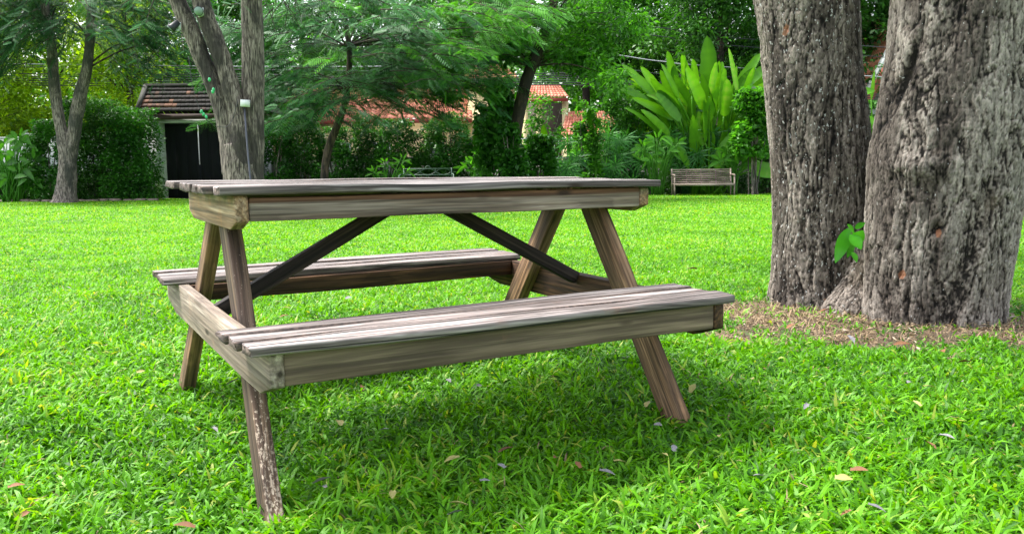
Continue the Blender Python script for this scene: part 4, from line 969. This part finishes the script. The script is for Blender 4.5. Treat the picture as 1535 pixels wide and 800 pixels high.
# boundary walls
def wall(name, label, pa, pb, D, ztop_py, mat, capw=.08, cat='wall', panel=0, group=None, cap=True):
    xa, xb = gx_(pa, D), gx_(pb, D); z1 = at((pa + pb) / 2, ztop_py, D).z; z0 = min(gzf(xa, D), gzf(xb, D)) - .1
    t = empty(name, ((xa + xb) / 2, D, z0), label, cat, group); t['kind'] = 'thing'; h = z1 - z0; w2 = (xb - xa) / 2
    mb = MB(); mb.box(-w2, w2, 0, .14, 0, h - .07 if cap else h)
    mb.build('wall_body', mat, t)
    if cap:
        mb = MB(); mb.box(-w2 - .02, w2 + .02, -.05, .19, h - .068, h); mb.build('cap', mat, t)
    if panel:
        for i in range(panel + 1):
            x = -w2 + 2 * w2 * i / panel; mb = MB(); mb.box(x - .11, x + .11, -.06, .20, 0, h + .05); mb.box(x - .15, x + .15, -.09, .23, h + .052, h + .11); mb.build('pilaster', mat, t)
    return t
wall('garden_wall', 'pale grey plastered wall behind the shrubs on the left', -140, 228, 28.0, 205, flat_mat('grey_white_plaster', (.34, .37, .36), .85, var=.3, scale=2), panel=6)
wall('garden_wall', 'grey wall with moulded pilasters behind the hedge and green bench', 389, 700, 28.4, 236, M_GREYW, panel=5)
wall('garden_wall', 'low grey wall with pale cap behind the palms and brown bench', 704, 1290, 28.2, 240, M_GREYW, panel=8)
wall('garden_wall', 'plain white wall at the right edge beyond the big tree', 1522, 1800, 27.0, 236, M_WHITE, cap=False)
def railing(label, pa, pb, D, y0, y1, mat):
    xa, xb = gx_(pa, D), gx_(pb, D); za, zb = at(800, y0, D).z, at(800, y1, D).z
    t = empty('railing', ((xa + xb) / 2, D, za), label, 'railing'); w2 = (xb - xa) / 2; h = zb - za
    for z in (.05, h - .05):
        mb = MB(); mb.bar((-w2, 0, z), (w2, 0, z), .05, .04); mb.build('rail', mat, t)
    mb = MB(); n = int(2 * w2 / .13)
    for i in range(n + 1): mb.bar((-w2 + 2 * w2 * i / n, 0, 0), (-w2 + 2 * w2 * i / n, 0, h), .02, .02)
    tag(mb.build('bars', mat, t), kind='stuff')
M_RAILW = flat_mat('white_metal', (.55, .58, .60), .5)
railing('white metal railing on the low wall in front of the porch', 706, 900, 28.27, 239.5, 206, M_RAILW)

wall('slit_backdrop', 'added pale backdrop standing in for daylight in the slit between the gate doors', 262, 338, 33.0, 178, M_WHITE, cap=False)  # added backdrop: its pale face stands in for daylight between the doors
# edging stones along the lawn on the left
M_STONE = flat_mat('edging_stone', (.22, .17, .14), .9, var=.4, scale=6)
rg = np.random.default_rng(55)
for i in range(15):
    px = -14 + 17.2 * i + rg.uniform(-2, 2); g = onground(px, 25.0 + rg.uniform(-.05, .05)); mb = MB()
    w_ = rg.uniform(.12, .165); h = rg.uniform(.05, .085)
    prof = [(-w_, 0), (-w_ * .96, h * .8), (-w_ * .8, h), (w_ * .85, h * .95), (w_, h * .6), (w_, 0)]
    V = [(x, y + rg.normal() * .004, z) for y in (-.09, .09) for x, z in prof]; n = 6
    mb.add(V, [[k, (k + 1) % n, (k + 1) % n + n, k + n] for k in range(n)]); o = mb
    o.t.append(np.array([[0, k + 1, k] for k in range(1, 5)] + [[6, 6 + k, 7 + k] for k in range(1, 5)]))
    ob = o.build('edging_stone', M_STONE); ob.location = g; ob.rotation_euler = (0, 0, rg.normal() * .06)
    tag(ob, 'flat brown edging stone in the row along the left end of the lawn', 'stone', 'edging stones along the lawn')

# ------------------------------------------------------------------ benches
M_BR = wood_mat('bench_slat_brown', (.50, .41, .36), (.33, .26, .22), rough=.7, stain_amt=.4, crack=.2)
M_GM = flat_mat('green_painted_metal', (.12, .19, .15), .45, var=.2)
def slat_bench():
    D = 25.5; g = onground(1053, D, 295); W2 = .85
    t = empty('slatted_bench', tuple(g), 'brown slatted bench standing at the lawn edge under the paddle-leaved clump', 'bench')
    for s in (-1, 1):
        x = s * W2
        mb = MB(); mb.tube([(x, -.24, 0), (x, -.245, .2), (x, -.24, .60)], .022, 8); mb.build('leg', M_BR, t)
        mb = MB(); mb.tube([(x, .20, 0), (x, .17, .35), (x, .25, .78)], .022, 8); mb.build('leg', M_BR, t)
        mb = MB(); mb.tube([(x, -.27, .56), (x, -.24, .60), (x, 0, .61), (x, .22, .58)], .024, 8); mb.build('armrest', M_BR, t)
    for i in range(7):
        z = .38 + .058 * i; y = .16 + .10 * i / 6; mb = MB(); mb.box(-W2 + .02, W2 - .02, y, y + .02, z, z + .034); mb.build('back_slat', M_BR, t)
    for s in (-.5, 0, .5):
        mb = MB(); mb.box(s * W2 - .02, s * W2 + .02, .17, .19, .35, .39); mb.bar((s * W2, .195, .36), (s * W2, .295, .76), .03, .02); mb.build('back_stay', M_BR, t)
    for i in range(6):
        y = -.26 + .072 * i; mb = MB(); mb.box(-W2, W2, y, y + .05, .335, .36); mb.build('seat_slat', M_BR, t)
    mb = MB(); mb.box(-W2, W2, -.285, -.262, .30, .362); mb.build('front_rail', M_BR, t)
slat_bench()
def iron_bench():
    D = 26.0; g = onground(641, D, 295); W2 = .70
    t = empty('iron_bench', tuple(g), 'green painted metal garden bench with scrolled back behind the tabletop', 'bench')
    zt = at(641, 253, D).z - g.z; zb = at(641, 262.5, D).z - g.z
    def part(n_, fn): mb = MB(); fn(mb); mb.build(n_, M_GM, t)
    part('back_rail', lambda m: m.bar((-W2, .2, zt), (W2, .2, zt), .022, .022)); part('back_rail', lambda m: m.bar((-W2, .2, zb), (W2, .2, zb), .022, .022))
    for k in range(3):
        c = (-1 + k) * W2 * .667
        def arcs(m):
            a = np.linspace(-1, 1, 9); hw = W2 * .333
            for sg in (-1, 1): m.tube([(c + x * hw, .2, (zt + zb) / 2 + sg * ((zt - zb) / 2) * (1 - 1.0 * (x * x)) * .95) for x in a], .008, 5)
        part('back_scroll', arcs)
        part('back_scroll', lambda m: (m.bar((c - W2 * .333, .2, zb), (c - W2 * .333, .2, zt), .012)))
    part('crest', lambda m: m.tube([(math.cos(a) * .075, .2, zt + abs(math.sin(a)) * .075 + .005) for a in np.linspace(0, math.pi, 9)], .009, 6))
    part('pendant_ring', lambda m: m.tube([(math.cos(a) * .035, .2, zb - .05 + math.sin(a) * .04) for a in np.linspace(0, 2 * math.pi, 13)], .008, 5))
    for s in (-1, 1):
        part('leg', lambda m: m.tube([(s * W2, .24, 0), (s * W2, .2, .4), (s * W2, .2, zt + .02)], .016, 7))
        part('leg', lambda m: m.tube([(s * W2 * 1.15, -.26, 0), (s * W2 * 1.12, -.22, .35), (s * W2 * 1.12, -.22, zb - .02)], .016, 7))
        part('armrest', lambda m: m.tube([(s * W2, .2, zb + .03), (s * W2 * 1.08, -.05, zb + .035), (s * W2 * 1.12, -.22, zb - .0), (s * W2 * 1.16, -.26, zb - .05)], .014, 7))
    for i in range(7): part('seat_slat', lambda m: m.box(-W2 * 1.08, W2 * 1.08, -.24 + .06 * i, -.24 + .06 * i + .035, .405, .42))
iron_bench()

# ------------------------------------------------------------------ houses
def slab_roof(parent, p, nx, ns, rg, wave=.045, mat=M_TILE_RED):
    mb = MB(); tiles(mb, *p, nx, ns, rg, wave=wave, thick=.03, jit=.9); mb.build('roof', mat, parent)
rg = np.random.default_rng(44)
HD = 38.0; hx = lambda px, d=HD: at(px, 230, d).x; hz = lambda py, d=HD, px=600: at(px, py, d).z
zh = gzf(hx(560), HD) - .2
h = empty('house', (hx(560), HD, zh), 'long beige house with red tiled roof behind the hedge', 'house'); G2 = Vector((hx(560), HD, zh))
mb = MB(); mb.box(hx(400) - G2.x, hx(700) - G2.x, 0, 6, 0, hz(180) - zh); mb.build('wall', M_BEIGE, h)
ev = hz(179); rz_ = at(600, 132, 41).z
slab_roof(h, [Vector(q) - G2 for q in ((hx(390), HD - .5, ev), (hx(710), HD - .5, ev), (hx(700), 41, rz_), (hx(400), 41, rz_))], 46, 10, rg)
mb = MB(); mb.box(hx(391) - G2.x, hx(709) - G2.x, -.5, -.46, ev - zh - .18, ev - zh - .01); mb.build('fascia', M_RED, h)
for a_ in (440, 500, 560, 640):
    mb = MB(); mb.box(hx(a_) - G2.x, hx(a_ + 26) - G2.x, -.03, -.004, .9, 2.2); wn = mb.build('window', M_RAILW, h)
    mb = MB(); mb.box(hx(a_ + 2) - G2.x, hx(a_ + 24) - G2.x, -.04, -.031, .97, 2.13); mb.build('pane', M_GLASS, wn)
z2 = hz(120); mb = MB(); mb.box(hx(702) - G2.x, hx(772) - G2.x, .2, 5, 0, z2 - zh); mb.build('tower_wall', M_BEIGE, h)
slab_roof(h, [Vector(q) - G2 for q in ((hx(696), HD - .4, z2), (hx(778), HD - .4, z2), (hx(762), 40, hz(96, 40)), (hx(712), 40, hz(96, 40)))], 14, 6, rg)
mb = MB(); mb.box(hx(697) - G2.x, hx(777) - G2.x, -.4, -.36, z2 - zh - .16, z2 - zh - .01); mb.build('tower_fascia', flat_mat('grey_fascia', (.22, .22, .25), .6), h)
PD = 34.5; px_ = lambda px: at(px, 230, PD).x; pz = lambda py: at(810, py, PD).z; zp = gzf(px_(812), PD) - .1
p_ = empty('porch', (px_(812), PD, zp), 'red roofed porch on beige columns behind the dark leaning trunk', 'porch'); G3 = Vector((px_(812), PD, zp))
for a_ in (783, 804, 843):
    mb = MB(); mb.box(px_(a_) - G3.x, px_(a_ + 9) - G3.x, 0, .24, 0, pz(151) - zp); mb.build('column', M_BEIGE, p_)
slab_roof(p_, [Vector(q) - G3 for q in ((px_(774), PD - .35, pz(147)), (px_(852), PD - .35, pz(147)), (px_(842), PD + 1.5, at(800, 128, PD + 1.5).z), (px_(788), PD + 1.5, at(800, 128, PD + 1.5).z))], 15, 6, rg)
mb = MB(); mb.box(px_(775) - G3.x, px_(851) - G3.x, -.34, -.28, pz(153) - zp, pz(148) - zp); mb.build('fascia', M_RED, p_)
mb = MB(); mb.box(px_(780) - G3.x, px_(853) - G3.x, 2.2, 2.3, 0, pz(150) - zp); mb.build('rear_wall', flat_mat('dark_brown_wall', (.10, .075, .06), .8), p_)
mb = MB(); mb.box(px_(708) - G3.x, px_(745) - G3.x, 1, 1.15, 0, pz(160) - zp); mb.build('side_wall', M_BEIGE, p_)
zc = pz(205)
slab_roof(p_, [Vector(q) - G3 for q in ((px_(838), PD - 1.2, zc), (px_(925), PD - 1.2, zc), (px_(915), PD + .2, pz(168)), (px_(850), PD + .2, pz(168)))], 18, 8, rg)
mb = MB(); mb.box(px_(842) - G3.x, px_(920) - G3.x, -.9, 0, 0, zc - zp - .02); mb.build('lean_to_wall', M_BEIGE, p_)
# gabled house glimpsed between the big trunks
RD = 33.0; rx_ = lambda px: at(px, 230, RD).x; zr = gzf(rx_(1400), RD) - .1
h3 = empty('house', (rx_(1400), RD, zr), 'house with red and white gable edge glimpsed between the big trunks', 'house'); G4 = Vector((rx_(1400), RD, zr))
lo = at(1286, 178, RD) - G4; hi = at(1376, 8, RD) - G4; ro = Vector((2 * hi.x - lo.x, 0, lo.z))
def prism(mb, tri, y0, y1):
    V = [(p.x, y, p.z) for y in (y0, y1) for p in tri]; mb.add(V, [[0, 1, 4, 3], [1, 2, 5, 4], [2, 0, 3, 5]], [[0, 2, 1], [3, 4, 5]])
mb = MB(); mb.box(lo.x + .4, ro.x - .4, .3, 6, 0, lo.z + .3); prism(mb, [lo + Vector((.35, 0, .1)), ro + Vector((-.35, 0, .1)), hi + Vector((0, 0, -.35))], .31, 5.9); mb.build('wall', M_WHITE, h3)
mb = MB(); mb.bar(lo, hi, .30, .24, up=(0, 1, 0)); mb.bar(ro, hi, .30, .24, up=(0, 1, 0)); mb.build('bargeboard', flat_mat('terracotta_board', (.55, .17, .12), .6), h3)
mb = MB(); off = Vector((-.14, .0, .16)); mb.bar(lo + off, hi + off, .10, .34, up=(0, 1, 0)); off = Vector((.14, 0, .16)); mb.bar(ro + off, hi + off, .10, .34, up=(0, 1, 0)); mb.build('verge_trim', M_WHITE, h3)
mb = MB(); tiles(mb, (lo.x - .1, 0, lo.z + .18), (lo.x - .1, 6, lo.z + .18), (hi.x, 6, hi.z + .18), (hi.x, 0, hi.z + .18), 24, 14, rg, wave=.04); tiles(mb, (ro.x + .1, 6, ro.z + .18), (ro.x + .1, 0, ro.z + .18), (hi.x, 0, hi.z + .18), (hi.x, 6, hi.z + .18), 24, 14, rg, wave=.04); mb.build('roof', M_TILE_RED, h3)

# parked car beyond the wall
def car(px, D, label, col):
    g = onground(px, D); t = empty('parked_car', tuple(g), label, 'car')
    prof = [(-2.15, .35), (-2.18, .62), (-2.05, .86), (-1.55, .95), (-.95, 1.36), (-.2, 1.45), (.6, 1.38), (1.2, .98), (1.95, .86), (2.15, .66), (2.15, .35)]
    V = []; 
    for y, k in ((-.86, 0), (-.80, 1), (.80, 1), (.86, 0)):
        for x, z in prof: V.append((x, y * (1 if z < .97 else .82), z if True else 0))
    n = len(prof); mb = MB(); mb.add(V, [[r * n + i, r * n + (i + 1) % n, (r + 1) * n + (i + 1) % n, (r + 1) * n + i] for r in range(3) for i in range(n)])
    me = mb.build('body', flat_mat('car_paint', col, .25, var=.02, bmp=0), t)
    for s in (-1, 1):
        w_ = MB(); V = [(-1.38, s * .85, .96), (-.9, s * .725, 1.31), (-.2, s * .725, 1.39), (.52, s * .725, 1.32), (1.02, s * .85, .98)]
        w_.add(V, None, [[0, 1, 2], [0, 2, 3], [0, 3, 4]]); w_.build('window', M_GLASS, t)
        for x in (-1.35, 1.35):
            w_ = MB(); w_.tube([(x, s * .70, .31), (x, s * .885, .31)], .31, 20); wh = w_.build('wheel', flat_mat('tyre', (.02, .02, .02), .8), t)
            w_ = MB(); w_.tube([(x, s * .886, .31), (x, s * .90, .31)], .19, 14); w_.build('rim', M_RAILW, wh)
        w_ = MB(); w_.box(-2.20, -2.12, s * .62 - .16, s * .62 + .16, .62, .74); w_.build('headlight', M_RAILW, t)
    w_ = MB(); w_.add([(-1.50, -.76, .99), (-1.50, .76, .99), (-.98, .66, 1.36), (-.98, -.66, 1.36)], [[0, 1, 2, 3]]); w_.build('windscreen', M_GLASS, t)
car(575, 31.5, 'white car parked beyond the grey wall behind the hedge', (.7, .72, .74))

# ------------------------------------------------------------------ overhead cables
M_CABLE = flat_mat('cable_black', (.02, .022, .028), .5, var=.1); M_CABLE2 = flat_mat('cable_grey', (.35, .36, .38), .5, var=.1)
cab = [([(-700, 84), (-100, 94), (185, 98), (400, 100), (620, 98), (870, 80), (990, 92), (1140, 104), (2200, 170)], 30.6, .017, M_CABLE2, 'pale grey cable, the one crossing lowest-sagging before the dark tree right of the porch'),
       ([(-700, 90), (-100, 99), (185, 102), (400, 105), (620, 106), (870, 98), (1000, 112), (1140, 118), (2200, 170)], 30.7, .014, M_CABLE, 'thin black cable just under the pale grey one'),
       ([(-700, 60), (300, -10), (600, -30), (863, 34), (1000, 56), (1140, 72), (2200, 150)], 30.9, .014, M_CABLE, 'black cable, second highest before the trees right of centre'),
       ([(-700, 30), (300, -70), (600, -80), (896, 21), (1020, 46), (1140, 60), (2200, 120)], 31.0, .016, M_CABLE, 'black cable, highest one before the trees right of centre')]
for i in range(6):
    o = i * 3.4
    cab.append(([(-700, 108 + o), (-100, 110 + o), (185, 112 + o), (400, 112 + o), (620, 118 + o * .8), (842, 110 + o), (925, 121 + o * .8), (1140, 132 + o * .8), (2200, 190 + o)], 30.5 + .06 * i, .016, M_CABLE, 'black overhead cable in the thick low bundle behind the gate roof and porch'))
for pts, D, r, mt, lab in cab:
    P = spline([(*at(px, py, D), r) for px, py in pts], 60); mb = MB(); mb.tube([tuple(q[:3]) for q in P], r, 6)
    o = mb.build('overhead_cable', mt); tag(o, lab, 'cable', 'overhead cables')

# ------------------------------------------------------------------ things on the gate tree
def spotlight(px, py, D, aim, label):
    c = at(px, py, D); t = empty('spotlight', tuple(c), label, 'spotlight'); d = Vector(aim).normalized()
    mb = MB(); mb.tube([tuple(-d * .09), tuple(-d * .085), tuple(d * .05), tuple(d * .10)], [.03, .05, .065, .085], 16); mb.build('housing', M_CABLE, t)
    mb = MB(); mb.tube([tuple(d * .101), tuple(d * .106)], .075, 16); mb.build('lens', flat_mat('lens_glass', (.25, .33, .30), .15, bmp=0), t)
    mb = MB(); mb.bar((.07, .03, .05), (.07, .03, -.08), .05, .02); mb.bar((.07, .03, -.08), (.0, .05, -.10), .05, .02); mb.build('bracket', M_RAILW, t)
spotlight(262, 38, 15.8, (-.7, -.25, -.7), 'black spotlight pointing down left on the leaning stem')
spotlight(296, 16, 15.75, (.45, -.85, -.25), 'black spotlight facing the lawn high on the leaning stem')
c = at(367.5, 155, 15.8); mb = MB(); mb.box(-.075, .075, -.04, .04, -.06, .06); ob = mb.build('junction_box', M_WHITE); ob.location = c; ob.rotation_euler = (0, rad(4), 0); tag(ob, 'small white junction box fixed to the upright stem of the stained tree', 'junction box')
mb = MB(); P = [tuple(at(a, b, d)) for a, b, d in ((366.5, 162, 15.83), (369, 200, 15.70), (372, 235, 15.58), (376, 275, 15.5), (380, 312, 15.42))]
mb.tube(P, .016, 8); tag(mb.build('conduit_pipe', flat_mat('pipe_grey', (.06, .06, .085), .5)), 'dark grey cable pipe running down the stained tree from the white box', 'pipe')
ls = empty('string_light', tuple(at(285, 90, 15.7)), 'thin wire with green bulbs looping across the stained tree', 'string lights'); G5 = np.array(tuple(at(285, 90, 15.7)))
mb = MB(); P = spline([(*at(a, b, 15.6), .004) for a, b in ((283, 85), (288, 125), (298, 160), (312, 182), (328, 190), (345, 186), (357, 150))], 24); mb.tube([tuple(q[:3] - G5) for q in P], .005, 5); mb.build('wire', M_CABLE, ls)
M_BULB = flat_mat('green_bulb', (.05, .45, .16), .25, bmp=0)
for a, b in ((314, 119), (319, 137), (320, 134), (302, 167), (309, 175), (305, 171)):
    p = np.array(tuple(at(a, b, 15.62))) - G5; mb = MB(); mb.tube([tuple(p + [0, 0, .03]), tuple(p + [0, 0, .01]), tuple(p - [0, 0, .02]), tuple(p - [0, 0, .04])], [.010, .024, .026, .008], 8); mb.build('bulb', M_BULB, ls, True)

# ------------------------------------------------------------------ fallen leaves on the lawn
FL = {'yellow': ('yellow-green fallen leaf lying on the grass', leaf_mat('fallen_yellow', (.26, .24, .07), (.42, .38, .14), .6, .1, (1, 1, 1))),
      'grey': ('dry grey fallen leaf lying on the grass', leaf_mat('fallen_grey', (.13, .12, .13), (.26, .25, .27), .6, .05, (1, 1, 1))),
      'brown': ('dry brown fallen leaf lying on the grass', leaf_mat('fallen_brown', (.09, .045, .02), (.22, .10, .05), .7, .05, (1, 1, 1)))}
rg = np.random.default_rng(66)
spots = [(510, 641, 'yellow', .055), (487, 735, 'grey', .055), (757, 705, 'grey', .03), (569, 648, 'grey', .03), (319, 643, 'grey', .03), (920, 695, 'yellow', .035), (690, 688, 'yellow', .05), (518, 450, 'grey', .05), (434, 464, 'yellow', .04), (936, 541, 'grey', .05), (540, 583, 'brown', .04), (980, 640, 'grey', .035), (1211, 608, 'grey', .03), (672, 776, 'grey', .04), (205, 560, 'yellow', .03), (100, 546, 'yellow', .035), (12, 735, 'brown', .04), (1080, 655, 'yellow', .03), (1045, 405, 'brown', .08), (1010, 680, 'grey', .035), (840, 460, 'yellow', .04), (1475, 540, 'grey', .03), (1300, 760, 'grey', .04), (1145, 717, 'grey', .03), (870, 705, 'brown', .03), (60, 600, 'brown', .03), (1380, 612, 'yellow', .03), (1440, 575, 'grey', .03), (1230, 470, 'brown', .06), (1340, 520, 'brown', .07), (1410, 528, 'brown', .05), (1180, 495, 'brown', .05), (1270, 505, 'grey', .06), (1455, 545, 'brown', .05), (292, 795, 'brown', .05)]
for i in range(34):
    spots.append((rg.uniform(20, 1500), 330 + 450 * rg.random() ** .8, rg.choice(['grey', 'grey', 'brown', 'yellow']), rg.uniform(.025, .05)))
for px, py, kd_, ln in spots:
    D = 3.
    for _ in range(12):
        p = at(px, py, D); zz = gzf(p.x, p.y) + .042; k = (CAM_H - zz) / max(CAM_H - p.z, 1e-3); D *= k
    p = at(px, py, D); mb = MB(); an = rg.random() * 6.28
    paddle(mb, (0, 0, .004), (ln * math.cos(an), ln * math.sin(an), .006), ln * .5, .12, rg, rg.uniform(.2, .8), 8, .22, nrm=(rg.normal() * .2, rg.normal() * .2, 1), shape=(.85, .8))
    o = mb.build('fallen_leaf', FL[kd_][1], None, True); o.location = (p.x, p.y, p.z + .004); o.rotation_euler = (rg.normal() * .25, rg.normal() * .25, 0)
    tag(o, FL[kd_][0] if not (kd_ == 'brown' and 1150 < px < 1500 and 465 < py < 546) else 'dry brown fallen leaf lying on the bare patch under the big tree', 'leaf', 'fallen leaves')

rg = np.random.default_rng(88); n = 5200
X = rg.uniform(.7, 3.2, n); Y = rg.uniform(3.2, 5.4, n); k = rg.random(n) < litter(X, Y) * .95; X = X[k]; Y = Y[k]; n = len(X)
P = np.stack([X, Y, gz(X, Y) + rg.uniform(.006, .03, n)], 1); an = rg.random(n) * 6.283; sz = rg.uniform(.008, .038, n)
V, Q = leaf_quads(P, np.stack([np.cos(an), np.sin(an), rg.normal(size=n) * .25], 1), np.stack([rg.normal(size=n) * .3, rg.normal(size=n) * .3, np.ones(n)], 1), sz, sz * rg.uniform(.12, .6, n), .2)
o = mesh_np('leaf_litter', V, [Q], leaf_mat('litter_bits', (.045, .030, .018), (.27, .19, .12), .7, .05, (1, 1, 1), (.45, .38, .30)), None, False, {'v': np.repeat(rg.random(n), 4)})
tag(o, 'small brown bark and leaf bits scattered around the tree foot', 'litter', kind='stuff')
